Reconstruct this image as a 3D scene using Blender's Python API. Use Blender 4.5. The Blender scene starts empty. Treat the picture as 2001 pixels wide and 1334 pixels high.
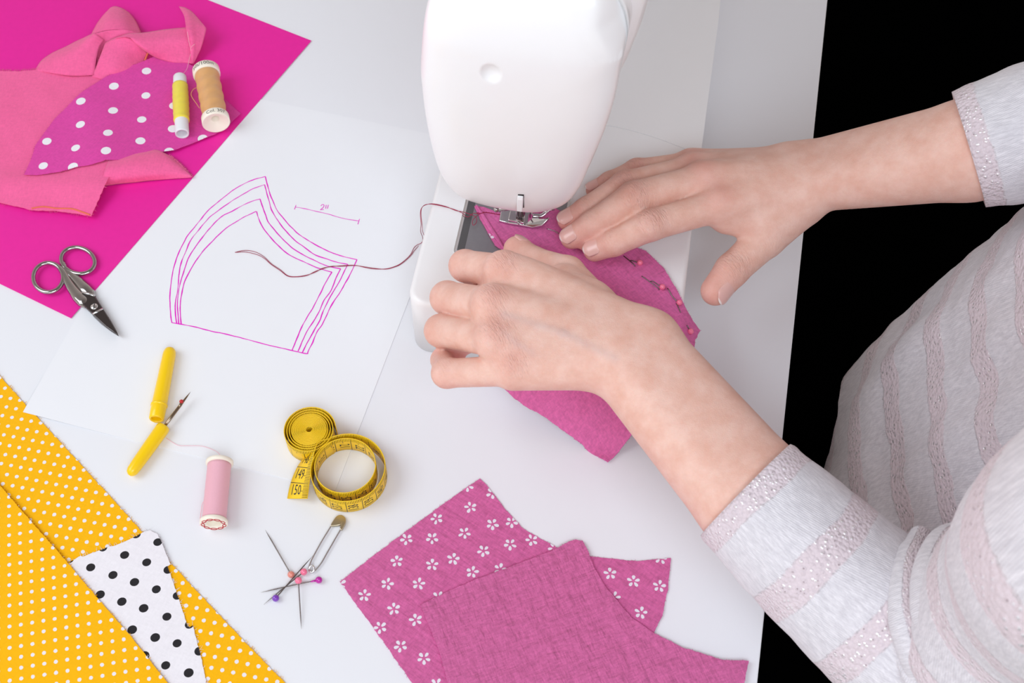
import bpy, bmesh, math, random
import numpy as np
from mathutils import Vector, noise
from mathutils.geometry import delaunay_2d_cdt
random.seed(7); np.random.seed(7)
S = bpy.context.scene
COL = S.collection
# ------------------------------------------------------------------ camera, light, exposure
PITCH, HH, FPX, W, H = math.radians(56.73), 720.0, 2530.0, 2001, 1334   # millimetres, pixels
cam = bpy.data.objects.new('camera', bpy.data.cameras.new('camera'))
COL.objects.link(cam)
cam.location = (0, 0, HH/1000)
cam.rotation_euler = (math.pi/2 - PITCH, 0, 0)
cam.data.sensor_width = 36
cam.data.lens = FPX/W*36
cam.data.clip_start = 0.02
S.camera = cam
cam.data.dof.use_dof = True
cam.data.dof.focus_distance = 0.82
cam.data.dof.aperture_fstop = 16
S.view_settings.view_transform = 'Standard'
S.view_settings.look = 'None'
S.view_settings.gamma = 1
S.view_settings.use_curve_mapping = False
S.view_settings.exposure = 0.07
world = bpy.data.worlds.new('world'); S.world = world
world.use_nodes = True
world.node_tree.nodes['Background'].inputs[0].default_value = (1.0, 0.88, 0.83, 1)
wn = world.node_tree
wtc = wn.nodes.new('ShaderNodeTexCoord'); wsp = wn.nodes.new('ShaderNodeSeparateXYZ'); wmr = wn.nodes.new('ShaderNodeMapRange')
wn.links.new(wtc.outputs['Generated'], wsp.inputs[0]); wn.links.new(wsp.outputs[2], wmr.inputs[0])
for i, v in enumerate((0.0, 1.0, 0.80, 0.20)): wmr.inputs[1+i].default_value = v      # brighter walls, darker ceiling
wn.links.new(wmr.outputs[0], wn.nodes['Background'].inputs[1])
def area(name, loc, target, size, power, color=(1, 1, 1)):
    l = bpy.data.lights.new(name, 'AREA'); l.shape = 'RECTANGLE'
    l.size, l.size_y = size; l.energy = power; l.color = color
    o = bpy.data.objects.new(name, l); COL.objects.link(o)
    o.location = loc
    o.rotation_euler = (Vector(target)-Vector(loc)).to_track_quat('-Z', 'Y').to_euler()
    return o
area('window_light', (-1.15, 0.30, 1.15), (0.0, 0.5, 0.0), (1.0, 1.0), 10.5, (0.90, 1.0, 1.08))
area('front_light', (-0.2, -0.9, 1.5), (0.05, 0.45, 0.0), (1.2, 0.8), 5.5, (0.92, 1.0, 1.06))
area('softbox_light', (0.35, -0.8, 1.5), (0.05, 0.5, 0.0), (0.8, 0.8), 10.0, (0.86, 1.0, 1.12))
area('low_light', (-0.2, -1.1, 0.7), (0.0, 0.5, 0.0), (1.0, 0.8), 1.2, (0.95, 1.0, 1.04))

# ------------------------------------------------------------------ helpers
CP, SP = math.cos(PITCH), math.sin(PITCH)
def ray(px, py):
    a, b = (px-W/2)/FPX, (H/2-py)/FPX
    return np.array([a, CP+b*SP, -SP+b*CP])
def P(px, py, z=0.0):
    """point (mm) at height z that is seen at this place of the photograph"""
    d = ray(px, py); t = (z-HH)/d[2]
    return np.array([d[0]*t, d[1]*t, z])
def Pf(px, py, zf, zmax=80.0):
    """first point along the sight line that meets the height field zf"""
    d = ray(px, py); lo = (zmax-HH)/d[2]; hi = (-5-HH)/d[2]
    prev = lo
    for t in np.linspace(lo, hi, 240):
        if HH+d[2]*t < zf(d[0]*t, d[1]*t):
            a, b = prev, t
            for _ in range(18):
                m = (a+b)/2
                if HH+d[2]*m < zf(d[0]*m, d[1]*m): b = m
                else: a = m
            return np.array([d[0]*b, d[1]*b, HH+d[2]*b])
        prev = t
    return P(px, py, 0)
def nz(x, y, s, seed=0.0):
    return noise.noise(Vector((x/s, y/s, seed)))
def lin(r, g, b):
    f = lambda c: (c/255/12.92) if c/255 <= 0.04045 else ((c/255+0.055)/1.055)**2.4
    return (f(r), f(g), f(b), 1.0)
def catmull(pts, n=8, closed=False):
    pts = [np.array(p, float) for p in pts]; N = len(pts); out = []
    for i in range(N if closed else N-1):
        if closed: p0, p1, p2, p3 = pts[i-1], pts[i], pts[(i+1) % N], pts[(i+2) % N]
        else:
            p1, p2 = pts[i], pts[i+1]
            p0 = pts[i-1] if i > 0 else 2*p1-p2
            p3 = pts[i+2] if i+2 < N else 2*p2-p1
        for k in range(n):
            t = k/n
            out.append(0.5*(2*p1+(p2-p0)*t+(2*p0-5*p1+4*p2-p3)*t*t+(3*p1-p0-3*p2+p3)*t**3))
    if not closed: out.append(pts[-1])
    return out
def unit(v):
    v = np.array(v, float); return v/(np.linalg.norm(v)+1e-12)

class MB:
    """collects geometry in millimetres and links it as one mesh object"""
    def __init__(s): s.v = []; s.f = []; s.m = []; s.uv = {}; s.sm = []
    def add(s, verts, faces, m=0, uvs=None, smooth=True):
        o = len(s.v); s.v += [tuple(map(float, p)) for p in verts]
        for f in faces:
            s.f.append(tuple(i+o for i in f)); s.m.append(m); s.sm.append(smooth)
        if uvs is not None:
            for i, u in enumerate(uvs): s.uv[o+i] = u
        return s
    def grid(s, rows, m=0, closed_u=False, closed_v=False, uvs=None, flip=False, smooth=True):
        R, C = len(rows), len(rows[0]); vs = [p for r in rows for p in r]; fs = []
        for i in range(R if closed_v else R-1):
            for j in range(C if closed_u else C-1):
                a, b = i*C+j, i*C+(j+1) % C
                c, d = ((i+1) % R)*C+(j+1) % C, ((i+1) % R)*C+j
                fs.append((a, d, c, b) if flip else (a, b, c, d))
        return s.add(vs, fs, m, uvs, smooth)
    def tube(s, path, r, n=8, m=0, caps=True, closed=False, squash=None):
        path = [np.array(p, float) for p in path]; N = len(path); rows = []
        up = None
        for i, p in enumerate(path):
            if closed: t = unit(path[(i+1) % N]-path[i-1])
            else: t = unit(path[min(i+1, N-1)]-path[max(i-1, 0)])
            if up is None:
                up = np.array([0, 0, 1.0]) if abs(t[2]) < 0.9 else np.array([0, 1.0, 0])
            sd = unit(np.cross(t, up)); up = unit(np.cross(sd, t))
            rr = r(i/(N-1)) if callable(r) else (r[i] if hasattr(r, '__len__') else r)
            row = []
            for k in range(n):
                a = 2*math.pi*k/n
                row.append(p+sd*math.cos(a)*rr+up*math.sin(a)*rr*(squash or 1))
            rows.append(row)
        s.grid(rows, m, closed_u=True, closed_v=closed)
        if caps and not closed:
            o = len(s.v)-N*n
            s.f.append(tuple(o+k for k in range(n))[::-1]); s.m.append(m); s.sm.append(False)
            s.f.append(tuple(o+(N-1)*n+k for k in range(n))); s.m.append(m); s.sm.append(False)
        return s
    def sphere(s, c, r, n=20, m=0):
        rows = []
        for i in range(n//2+1):
            th = math.pi*i/(n//2)
            rows.append([np.array(c)+r*np.array([math.sin(th)*math.cos(2*math.pi*k/n), math.sin(th)*math.sin(2*math.pi*k/n), math.cos(th)]) for k in range(n)])
        return s.grid(rows, m, closed_u=True, flip=True)
    def lathe(s, a, b, prof, n=40, m=0, mats=None):
        """prof: (distance along a->b in mm from a, radius)"""
        a, b = np.array(a, float), np.array(b, float); t = unit(b-a)
        u = unit(np.cross(t, [0, 0, 1])); w = np.cross(u, t); rows = []
        for d, r in prof:
            rows.append([a+t*d+(u*math.cos(2*math.pi*k/n)+w*math.sin(2*math.pi*k/n))*r for k in range(n)])
        L = len(prof)
        uvs = [(k/n, prof[i][0]/100) for i in range(L) for k in range(n)]
        return s.grid(rows, m, closed_u=True, uvs=uvs)
    def prism(s, poly, z0, z1, bev=1.0, seg=4, m=0, zf=None, bottom=True):
        """closed outline (ccw, xy mm) extruded z0..z1 with a rounded upper edge"""
        poly = [np.array(p[:2], float) for p in poly]; N = len(poly)
        nr = []
        for i in range(N):
            e1, e2 = unit(poly[i]-poly[i-1]), unit(poly[(i+1) % N]-poly[i])
            n_ = unit(np.array([e1[1], -e1[0]])+np.array([e2[1], -e2[0]]))
            c = max(0.5, abs(n_@np.array([e1[1], -e1[0]])))
            nr.append(n_/c)
        rings = []
        for k in range(-1, seg+1):
            row = []
            for i in range(N):
                bv = bev[i] if hasattr(bev, '__len__') else bev
                if k < 0: ins, z = 0, z0
                else:
                    a = math.pi/2*k/seg; ins, z = bv*(1-math.cos(a)), z1-bv+bv*math.sin(a)
                row.append(np.array([*(poly[i]-nr[i]*ins), z+(zf(*poly[i]) if zf else 0)]))
            rings.append(row)
        s.grid(rings, m, closed_u=True)
        o = len(s.v)-N*len(rings)
        top = [o+(len(rings)-1)*N+i for i in range(N)]
        s.f.append(tuple(top)); s.m.append(m); s.sm.append(False)
        if bottom: s.f.append(tuple(o+i for i in range(N))[::-1]); s.m.append(m); s.sm.append(False)
        return s
    def build(s, name, mats, parent=None, label=None, cat=None, group=None, kind=None, normals=True):
        me = bpy.data.meshes.new(name)
        me.from_pydata([(a/1000, b/1000, c/1000) for a, b, c in s.v], [], s.f)
        mats = mats if isinstance(mats, (list, tuple)) else [mats]
        for x in mats: me.materials.append(x)
        me.polygons.foreach_set('material_index', s.m)
        me.polygons.foreach_set('use_smooth', s.sm)
        if s.uv:
            uvl = me.uv_layers.new(name='UVMap')
            for lp in me.loops: uvl.data[lp.index].uv = s.uv.get(lp.vertex_index, (0, 0))
        if normals:
            bm = bmesh.new(); bm.from_mesh(me); bmesh.ops.recalc_face_normals(bm, faces=bm.faces); bm.to_mesh(me); bm.free()
        me.update()
        o = bpy.data.objects.new(name, me); COL.objects.link(o)
        if parent is not None: o.parent = parent
        tag(o, label, cat, group, kind)
        return o
def tag(o, label=None, cat=None, group=None, kind=None):
    for k, v in (('label', label), ('category', cat), ('group', group), ('kind', kind)):
        if v: o[k] = v
    return o
def thing(name, label, cat, group=None):
    """an Empty that parents the parts; parts keep world coordinates"""
    o = bpy.data.objects.new(name, None); COL.objects.link(o); o.empty_display_size = 0.02
    return tag(o, label, cat, group)
def seat_root(root):
    """move the Empty to the base of its parts without moving them"""
    pts = []
    def rec(o):
        for c in o.children:
            if c.type == 'MESH': pts.append(np.array([v.co for v in c.data.vertices]))
            rec(c)
    kids = [c for c in COL.objects if c.parent == root]
    for c in kids:
        pts.append(np.array([tuple(v.co) for v in c.data.vertices]))
    allp = np.concatenate(pts); lo, hi = allp.min(0), allp.max(0)
    base = Vector(((lo[0]+hi[0])/2, (lo[1]+hi[1])/2, lo[2]))
    root.location = base
    for c in kids: c.location = -base

# ------------------------------------------------------------------ materials
class N:
    def __init__(s, name):
        s.m = bpy.data.materials.new(name); s.m.use_nodes = True
        s.t = s.m.node_tree; s.b = s.t.nodes['Principled BSDF']
    def n(s, typ, **kw):
        x = s.t.nodes.new(typ)
        for k, v in kw.items():
            if k.startswith('i_'): x.inputs[k[2:].replace('_', ' ')].default_value = v
            elif k.startswith('n_'): x.inputs[int(k[2:])].default_value = v
            else: setattr(x, k, v)
        return x
    def l(s, a, b): s.t.links.new(a, b)
    def math(s, op, a, b=None):
        x = s.n('ShaderNodeMath', operation=op)
        for i, q in enumerate((a, b)):
            if q is None: continue
            if isinstance(q, (int, float)): x.inputs[i].default_value = q
            else: s.l(q, x.inputs[i])
        return x.outputs[0]
    def mix(s, f, a, b):
        x = s.n('ShaderNodeMix', data_type='RGBA')
        for i, q in ((0, f), (6, a), (7, b)):
            if isinstance(q, (int, float, tuple)): x.inputs[i].default_value = q
            else: s.l(q, x.inputs[i])
        return x.outputs[2]
    def bump(s, h, dist=0.0005, strength=1.0, prev=None):
        x = s.n('ShaderNodeBump'); x.inputs['Strength'].default_value = strength; x.inputs['Distance'].default_value = dist
        s.l(h, x.inputs['Height'])
        if prev is not None: s.l(prev, x.inputs['Normal'])
        return x.outputs[0]
    def obj(s): return s.n('ShaderNodeTexCoord').outputs['Object']
    def geo(s): return s.n('ShaderNodeNewGeometry').outputs['Position']
    def uv(s): return s.n('ShaderNodeTexCoord').outputs['UV']
    def noise(s, vec, scale, detail=3.0, rough=0.5, out=0):
        x = s.n('ShaderNodeTexNoise'); x.inputs['Scale'].default_value = scale
        x.inputs['Detail'].default_value = detail; x.inputs['Roughness'].default_value = rough
        if vec is not None: s.l(vec, x.inputs['Vector'])
        return x.outputs[out]
    def mapping(s, vec, scale=(1, 1, 1), rot=(0, 0, 0), loc=(0, 0, 0)):
        x = s.n('ShaderNodeMapping'); x.inputs['Scale'].default_value = scale
        x.inputs['Rotation'].default_value = rot; x.inputs['Location'].default_value = loc
        s.l(vec, x.inputs['Vector']); return x.outputs[0]
    def wave(s, vec, scale, direction='X', dist=0.0):
        x = s.n('ShaderNodeTexWave', bands_direction=direction); x.inputs['Scale'].default_value = scale
        x.inputs['Distortion'].default_value = dist; s.l(vec, x.inputs['Vector']); return x.outputs['Fac']
    def voro(s, vec, scale, feature='F1', out='Distance'):
        x = s.n('ShaderNodeTexVoronoi', feature=feature); x.inputs['Scale'].default_value = scale
        s.l(vec, x.inputs['Vector']); return x.outputs[out]
    def ramp(s, f, stops):
        x = s.n('ShaderNodeValToRGB'); cr = x.color_ramp
        while len(cr.elements) < len(stops): cr.elements.new(0.5)
        for e, (p, c) in zip(cr.elements, stops): e.position = p; e.color = c
        s.l(f, x.inputs[0]); return x.outputs[0]
    def set(s, **kw):
        for k, v in kw.items():
            inp = s.b.inputs[k.replace('_', ' ')]
            if isinstance(v, (int, float, tuple)): inp.default_value = v
            else: s.l(v, inp)
        return s
def simple(name, col, rough=0.5, metal=0.0, var=0.03, vscale=60, bump=0.0, bscale=300, coat=0.0, spec=0.5):
    n = N(name); g = n.geo()
    f = n.noise(g, vscale)
    dark = tuple(c*(1-var*2) for c in col[:3])+(1,)
    n.set(Base_Color=n.mix(f, dark, col), Roughness=rough, Metallic=metal)
    n.b.inputs['Coat Weight'].default_value = coat
    n.b.inputs['Specular IOR Level'].default_value = spec
    if bump: n.set(Normal=n.bump(n.noise(g, bscale), bump))
    return n.m
def weave(name, col, scale=1400, depth=0.00012, rot=0.3, crinkle=0.0, cscale=90, var=0.10, rough=0.9, dots=None, fine=0):
    """woven cloth; dots = (lattice matrix, origin, radius in lattice units, colour)"""
    n = N(name); g = n.geo()
    r = n.mapping(g, rot=(0, 0, rot))
    h = n.math('ADD', n.wave(r, scale/6.283, 'X', 1.2), n.wave(r, scale/6.283, 'Y', 1.2))
    nb = n.bump(h, depth)
    mott = n.noise(n.mapping(r, (260, 900, 300)), 1.0, 4.0, 0.65)
    mot2 = n.noise(n.mapping(r, (900, 260, 300)), 1.0, 4.0, 0.65)
    mm = n.math('MULTIPLY', n.math('ADD', mott, mot2), 0.5)
    lo = tuple(c*(1-var*1.6) for c in col[:3])+(1,); hi = tuple(min(1, c*(1+var)) for c in col[:3])+(1,)
    base = n.mix(n.ramp(mm, [(0.36, (0, 0, 0, 1)), (0.64, (1, 1, 1, 1))]), lo, hi)
    if crinkle:
        c1 = n.noise(n.mapping(r, (cscale, cscale*0.18, cscale)), 1.0, 3.0, 0.6)
        c2 = n.noise(n.mapping(r, (cscale*0.18, cscale, cscale)), 1.0, 3.0, 0.6)
        nb = n.bump(n.math('ADD', c1, c2), crinkle, prev=nb)
    if fine:
        nb = n.bump(n.noise(n.mapping(r, (140, 95, 100)), 1.0, 2.0, 0.5), fine, prev=nb)
    if dots:
        (ax, ay, bx, by), (ox, oy), rad, dcol = dots   # metres
        det = ax*by-bx*ay
        sep = n.n('ShaderNodeSeparateXYZ'); n.l(g, sep.inputs[0])
        x = n.math('SUBTRACT', sep.outputs[0], ox); y = n.math('SUBTRACT', sep.outputs[1], oy)
        u = n.math('SUBTRACT', n.math('MULTIPLY', x, by/det), n.math('MULTIPLY', y, bx/det))
        v = n.math('SUBTRACT', n.math('MULTIPLY', y, ax/det), n.math('MULTIPLY', x, ay/det))
        fu = n.math('SUBTRACT', n.math('FRACT', n.math('ADD', u, 0.5)), 0.5)
        fv = n.math('SUBTRACT', n.math('FRACT', n.math('ADD', v, 0.5)), 0.5)
        wob = n.math('MULTIPLY', n.math('SUBTRACT', n.noise(g, 700), 0.5), 0.08)
        d = n.math('ADD', n.math('SQRT', n.math('ADD', n.math('MULTIPLY', fu, fu), n.math('MULTIPLY', fv, fv))), wob)
        mask = n.math('LESS_THAN', d, rad)
        base = n.mix(mask, base, dcol)
    n.set(Base_Color=base, Roughness=rough, Normal=nb)
    n.b.inputs['Sheen Weight'].default_value = 0.15
    n.b.inputs['Specular IOR Level'].default_value = 0.2
    return n.m
M = {}
M['tabletop'] = simple('white_laminate', (0.84, 0.84, 0.875, 1), 0.45, var=0.004)
M['paper'] = simple('white_paper', (0.865, 0.865, 0.895, 1), 0.8, var=0.006, bump=0.00002, bscale=900)
M['magenta_paper'] = simple('magenta_card', lin(240, 20, 158), 0.6, var=0.04, vscale=220)
M['black'] = simple('black_floor', (0.0005, 0.0005, 0.0006, 1), 0.9, spec=0.0)
M['plastic'] = simple('machine_white_plastic', (0.87, 0.865, 0.875, 1), 0.28, var=0.004, coat=0.25)
M['plastic2'] = simple('bed_white_plastic', (0.90, 0.885, 0.89, 1), 0.35, var=0.006)
M['plate'] = simple('brushed_grey_metal', (0.34, 0.34, 0.36, 1), 0.42, 0.75, var=0.05, vscale=400)
M['chrome'] = simple('chrome', (0.72, 0.72, 0.73, 1), 0.10, 1.0, var=0.01)
M['steel'] = simple('polished_steel', (0.46, 0.44, 0.43, 1), 0.12, 1.0, var=0.03)
M['blade'] = simple('dark_blade_steel', (0.13, 0.115, 0.115, 1), 0.26, 1.0, var=0.06, vscale=300)
M['needle'] = simple('needle_steel', (0.24, 0.21, 0.205, 1), 0.22, 1.0, var=0.02)
M['brass'] = simple('brass_cap', (0.66, 0.56, 0.38, 1), 0.30, 1.0, var=0.02)
M['dark'] = simple('dark_gap', (0.012, 0.006, 0.006, 1), 0.7)
M['ink'] = simple('magenta_ink', lin(240, 8, 205), 0.6, var=0.06, vscale=500)
M['blackink'] = simple('black_ink', (0.012, 0.012, 0.014, 1), 0.6)
M['redink'] = simple('red_ink', lin(190, 20, 50), 0.6)
M['coral'] = weave('coral_linen', lin(244, 102, 158), 2300, 0.00003, 0.1, 0.0006, 60, 0.06)
M['leaf'] = weave('orchid_cotton', lin(222, 70, 162), 2300, 0.00003, 0.5, 0.0008, 45, 0.07)
M['white_dot'] = weave('white_print', (0.86, 0.83, 0.87, 1), 2500, 0.00001, 0.5, 0.0002, 60, 0.02)
M['white_cloth'] = weave('white_cotton', (0.86, 0.82, 0.86, 1), 2600, 0.00002, 0.35, 0.0005, 45, 0.03)
M['black_dot'] = weave('black_print', (0.022, 0.020, 0.023, 1), 1500, 0.00005, 0.3, 0.0002, 60, 0.1)
GZ = lin(203, 92, 150)
M['gauze'] = weave('pink_gauze_print_side', lin(211, 102, 158), 2900, 0.00004, 0.62, 0.0016, 150, 0.12, fine=0.0016)
M['gauze_back'] = weave('pink_gauze_plain_side', lin(207, 103, 156), 2700, 0.00005, -0.38, 0.0020, 150, 0.14, fine=0.0018)
M['gauze_sew'] = weave('pink_gauze_sewn', lin(218, 106, 164), 2900, 0.00004, 0.9, 0.0014, 130, 0.12, fine=0.0012)
M['gauze_edge'] = simple('raw_edge', lin(222, 60, 155), 0.9)
M['petal'] = simple('white_petal_print', (0.84, 0.78, 0.86, 1), 0.9, var=0.05, vscale=900)
M['overlock'] = simple('orange_overlock_thread', lin(243, 120, 90), 0.8, var=0.1, vscale=900)
M['pinkball'] = simple('pink_pearl', lin(247, 120, 155), 0.18, coat=0.5, var=0.0)
M['salmonball'] = simple('salmon_pearl', lin(228, 140, 125), 0.18, coat=0.6, var=0.0)
M['magball'] = simple('magenta_pearl', lin(190, 20, 160), 0.18, coat=0.6, var=0.0)
M['purpball'] = simple('purple_pearl', lin(125, 60, 185), 0.18, coat=0.6, var=0.0)
M['yplastic'] = simple('yellow_plastic', lin(255, 210, 0), 0.30, var=0.01, coat=0.2)
M['redball'] = simple('red_tip', lin(200, 30, 40), 0.25)
M['cream'] = simple('cream_plastic', lin(247, 238, 222), 0.4, var=0.01)
M['card_white'] = simple('white_card_tube', (0.84, 0.84, 0.87, 1), 0.6, var=0.02)
M['red_thread'] = simple('red_sewing_thread', lin(160, 28, 70), 0.7)
M['pink_thread'] = simple('pale_pink_thread', lin(250, 190, 205), 0.7)
def thread_mat(name, col, scale=4200, ang=0.12, cross=False):
    n = N(name); uv = n.uv()
    m1 = n.mapping(uv, (0.5, 1, 1), (0, 0, ang))
    h = n.wave(m1, 95, 'Y', 1.5)
    if cross:
        m2 = n.mapping(uv, (0.35, 1, 1), (0, 0, -0.5)); h2 = n.wave(m2, 80, 'Y', 2.0)
        sel = n.wave(n.mapping(uv, (1, 1, 1), (0, 0, 0.5)), 3.2, 'Y', 6.0)
        h = n.math('ADD', n.math('MULTIPLY', h, sel), n.math('MULTIPLY', h2, n.math('SUBTRACT', 1.0, sel)))
    dark = tuple(c*0.88 for c in col[:3])+(1,)
    n.set(Base_Color=n.mix(n.math('MULTIPLY', h, n.noise(uv, 60, 2.0)), col, dark), Roughness=0.42, Normal=n.bump(h, 0.00009))
    n.b.inputs['Sheen Weight'].default_value = 0.2
    return n.m
M['th_yellow'] = thread_mat('yellow_thread', lin(250, 232, 70), cross=True)
M['th_beige'] = thread_mat('beige_thread', lin(232, 172, 106), cross=True)
M['th_pink'] = thread_mat('pink_thread', lin(255, 190, 206))
def tape_mat():
    n = N('yellow_tape'); uv = n.uv()
    sep = n.n('ShaderNodeSeparateXYZ'); n.l(uv, sep.inputs[0])
    u, v = sep.outputs[0], sep.outputs[1]                # u in cm, v 0..1 with ticks near 1
    fr = n.math('ABSOLUTE', n.math('SUBTRACT', n.math('FRACT', n.math('ADD', n.math('MULTIPLY', u, 10.0), 0.5)), 0.5))
    tick = n.math('LESS_THAN', fr, 0.17)
    f5 = n.math('ABSOLUTE', n.math('SUBTRACT', n.math('FRACT', n.math('ADD', n.math('MULTIPLY', u, 2.0), 0.5)), 0.5))
    lim = n.math('SUBTRACT', 0.72, n.math('MULTIPLY', n.math('LESS_THAN', f5, 0.1), 0.12))
    t1 = n.math('MULTIPLY', tick, n.math('GREATER_THAN', v, lim))
    fc = n.math('ABSOLUTE', n.math('SUBTRACT', n.math('FRACT', n.math('ADD', u, 0.5)), 0.5))
    t2 = n.math('LESS_THAN', fc, 0.022)
    mk = n.math('MULTIPLY', n.math('MINIMUM', n.math('ADD', t1, t2), 1.0), n.math('LESS_THAN', v, 0.985))
    g = n.geo()
    base = n.mix(n.noise(g, 150), lin(252, 200, 6), lin(255, 214, 20))
    n.set(Base_Color=n.mix(mk, base, (0.035, 0.02, 0.0, 1)), Roughness=0.42)
    n.set(Normal=n.bump(n.noise(uv, 90), 0.0001))
    return n.m
M['tape'] = tape_mat()
M['tape_text'] = simple('tape_numerals', (0.012, 0.010, 0.012, 1), 0.5)
def skin_mat():
    n = N('skin'); g = n.geo()
    at = n.n('ShaderNodeVertexColor', layer_name='tint')
    sep = n.n('ShaderNodeSeparateColor'); n.l(at.outputs[0], sep.inputs[0])
    mott = n.noise(g, 90, 4.0, 0.6); fine = n.noise(g, 700, 3.0, 0.6)
    base = n.mix(n.ramp(mott, [(0.35, (0, 0, 0, 1)), (0.68, (1, 1, 1, 1))]), lin(236, 197, 183), lin(226, 177, 160))
    base = n.mix(n.math('MULTIPLY', fine, 0.25), base, lin(212, 158, 138))
    base = n.mix(n.math('MULTIPLY', sep.outputs[0], 0.85), base, lin(222, 140, 130))
    base = n.mix(n.math('MULTIPLY', sep.outputs[1], 0.28), base, lin(186, 178, 184))
    n.set(Base_Color=base, Roughness=0.52, Subsurface_Weight=0.22)
    n.b.inputs['Subsurface Radius'].default_value = (1.0, 0.35, 0.2)
    n.b.inputs['Subsurface Scale'].default_value = 0.003
    n.b.inputs['Specular IOR Level'].default_value = 0.35
    v = n.voro(g, 900, 'DISTANCE_TO_EDGE')
    nb = n.bump(n.ramp(v, [(0, (0, 0, 0, 1)), (0.25, (1, 1, 1, 1))]), 0.00005)
    # fine creases across the joints: only where the third tint channel marks a joint
    cr = n.noise(n.mapping(n.mapping(g, rot=(0, 0, -3.67)), (950, 190, 300)), 1.0, 3.0, 0.6)
    cr = n.math('MULTIPLY', cr, sep.outputs[2])
    nb = n.bump(cr, 0.0028, prev=nb)
    nb = n.bump(n.noise(g, 160, 3.0), 0.0003, prev=nb)
    n.set(Normal=nb)
    return n.m
M['skin'] = skin_mat()
def nail_mat():
    n = N('fingernail'); sep = n.n('ShaderNodeSeparateXYZ'); n.l(n.uv(), sep.inputs[0])
    v = sep.outputs[1]
    c = n.ramp(v, [(0.0, lin(232, 190, 180)), (0.12, lin(230, 180, 170)), (0.90, lin(232, 182, 173)), (0.94, lin(250, 232, 226)), (1.0, lin(250, 240, 235))])
    n.set(Base_Color=c, Roughness=0.28, Subsurface_Weight=0.1)
    n.b.inputs['Subsurface Scale'].default_value = 0.002
    n.b.inputs['Coat Weight'].default_value = 0.3
    return n.m
M['nail'] = nail_mat()
def knit_mat():
    n = N('sweater_knit'); uv = n.uv(); g = n.geo()
    sep = n.n('ShaderNodeSeparateXYZ'); n.l(uv, sep.inputs[0])   # u around (mm/100), v along (mm/100)
    wob = n.math('MULTIPLY', n.math('SUBTRACT', n.noise(g, 16, 2.0), 0.5), 0.10)
    v = n.math('ADD', sep.outputs[1], wob)
    fr = n.math('ABSOLUTE', n.math('SUBTRACT', n.math('FRACT', n.math('DIVIDE', v, 0.45)), 0.5))   # 0.5 = band centre
    ragged = n.math('MULTIPLY', n.math('SUBTRACT', n.noise(g, 420, 2.0), 0.5), 0.05)
    band = n.ramp(n.math('ADD', fr, ragged), [(0.305, (0, 0, 0, 1)), (0.33, (1, 1, 1, 1))])
    heather = n.noise(n.mapping(uv, (60, 14, 1), (0, 0, 0.35)), 1.0, 5.0, 0.7)
    ground = n.mix(n.ramp(heather, [(0.38, (0, 0, 0, 1)), (0.66, (1, 1, 1, 1))]), lin(206, 202, 208), lin(232, 228, 233))
    rib = n.wave(n.mapping(uv, (1, 1, 1), (0, 0, 0.25)), 26, 'X', 0.6)
    ground = n.mix(n.math('MULTIPLY', rib, 0.05), ground, lin(150, 150, 158))
    vz = n.n('ShaderNodeTexVoronoi'); vz.inputs['Scale'].default_value = 46; n.l(n.mapping(uv, (1.0, 1.0, 1)), vz.inputs['Vector'])
    d, cc = vz.outputs['Distance'], vz.outputs['Color']
    spark = n.n('ShaderNodeSeparateColor'); n.l(cc, spark.inputs[0])
    hole = n.ramp(d, [(0.0, (1, 1, 1, 1)), (0.28, (0, 0, 0, 1))])
    lace = n.mix(n.math('MULTIPLY', hole, n.math('GREATER_THAN', spark.outputs[1], 0.45)), lin(219, 205, 211), lin(128, 102, 110))
    glit = n.math('MULTIPLY', n.math('GREATER_THAN', spark.outputs[0], 0.60), n.math('LESS_THAN', d, 0.34))
    lace = n.mix(glit, lace, (0.93, 0.90, 0.92, 1))
    base = n.mix(band, ground, lace)
    metal = n.math('MULTIPLY', n.math('MULTIPLY', glit, band), 0.75)
    n.set(Base_Color=base, Metallic=metal, Roughness=n.math('SUBTRACT', 0.9, n.math('MULTIPLY', metal, 0.75)))
    nb = n.bump(n.math('MULTIPLY', rib, n.math('SUBTRACT', 1.0, band)), 0.00012)
    nb = n.bump(n.math('MULTIPLY', d, band), 0.0011, prev=nb)
    nb = n.bump(n.noise(g, 900, 3.0), 0.00025, prev=nb)
    n.set(Normal=nb)
    n.b.inputs['Sheen Weight'].default_value = 0.3
    n.b.inputs['Specular IOR Level'].default_value = 0.25
    return n.m
M['knit'] = knit_mat()
M['trousers'] = simple('black_trousers', (0.0005, 0.0005, 0.0006, 1), 0.9, spec=0.0)

# ------------------------------------------------------------------ setting: floor and table
fl = MB(); fl.add([(-2500, -1800, -740), (2500, -1800, -740), (2500, 3200, -740), (-2500, 3200, -740)], [(0, 1, 2, 3)], smooth=False)
fl.build('floor', M['black'], kind='structure')
table = thing('table', 'white table top carrying the machine, papers and sewing notions', 'table')
e0, e1 = P(1480, 1334, 0), P(1617, 0, 0)
dr = (e1-e0)/np.linalg.norm(e1-e0)
A, B = e0-dr*420, e1+dr*420
t = MB(); t.prism([(-760, A[1]-0), A[:2], B[:2], (-760, B[1])], -26, 0, 1.0)
t.build('tabletop', M['tabletop'], table)
for x, y in ((-700, A[1]+60), (A[0]-60, A[1]+70), (B[0]-90, B[1]-60), (-700, B[1]-60)):
    t = MB(); t.prism([(x-22, y-22), (x+22, y-22), (x+22, y+22), (x-22, y+22)], -740, -26, 1.0)
    t.build('leg', M['tabletop'], table)
seat_root(table)

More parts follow.
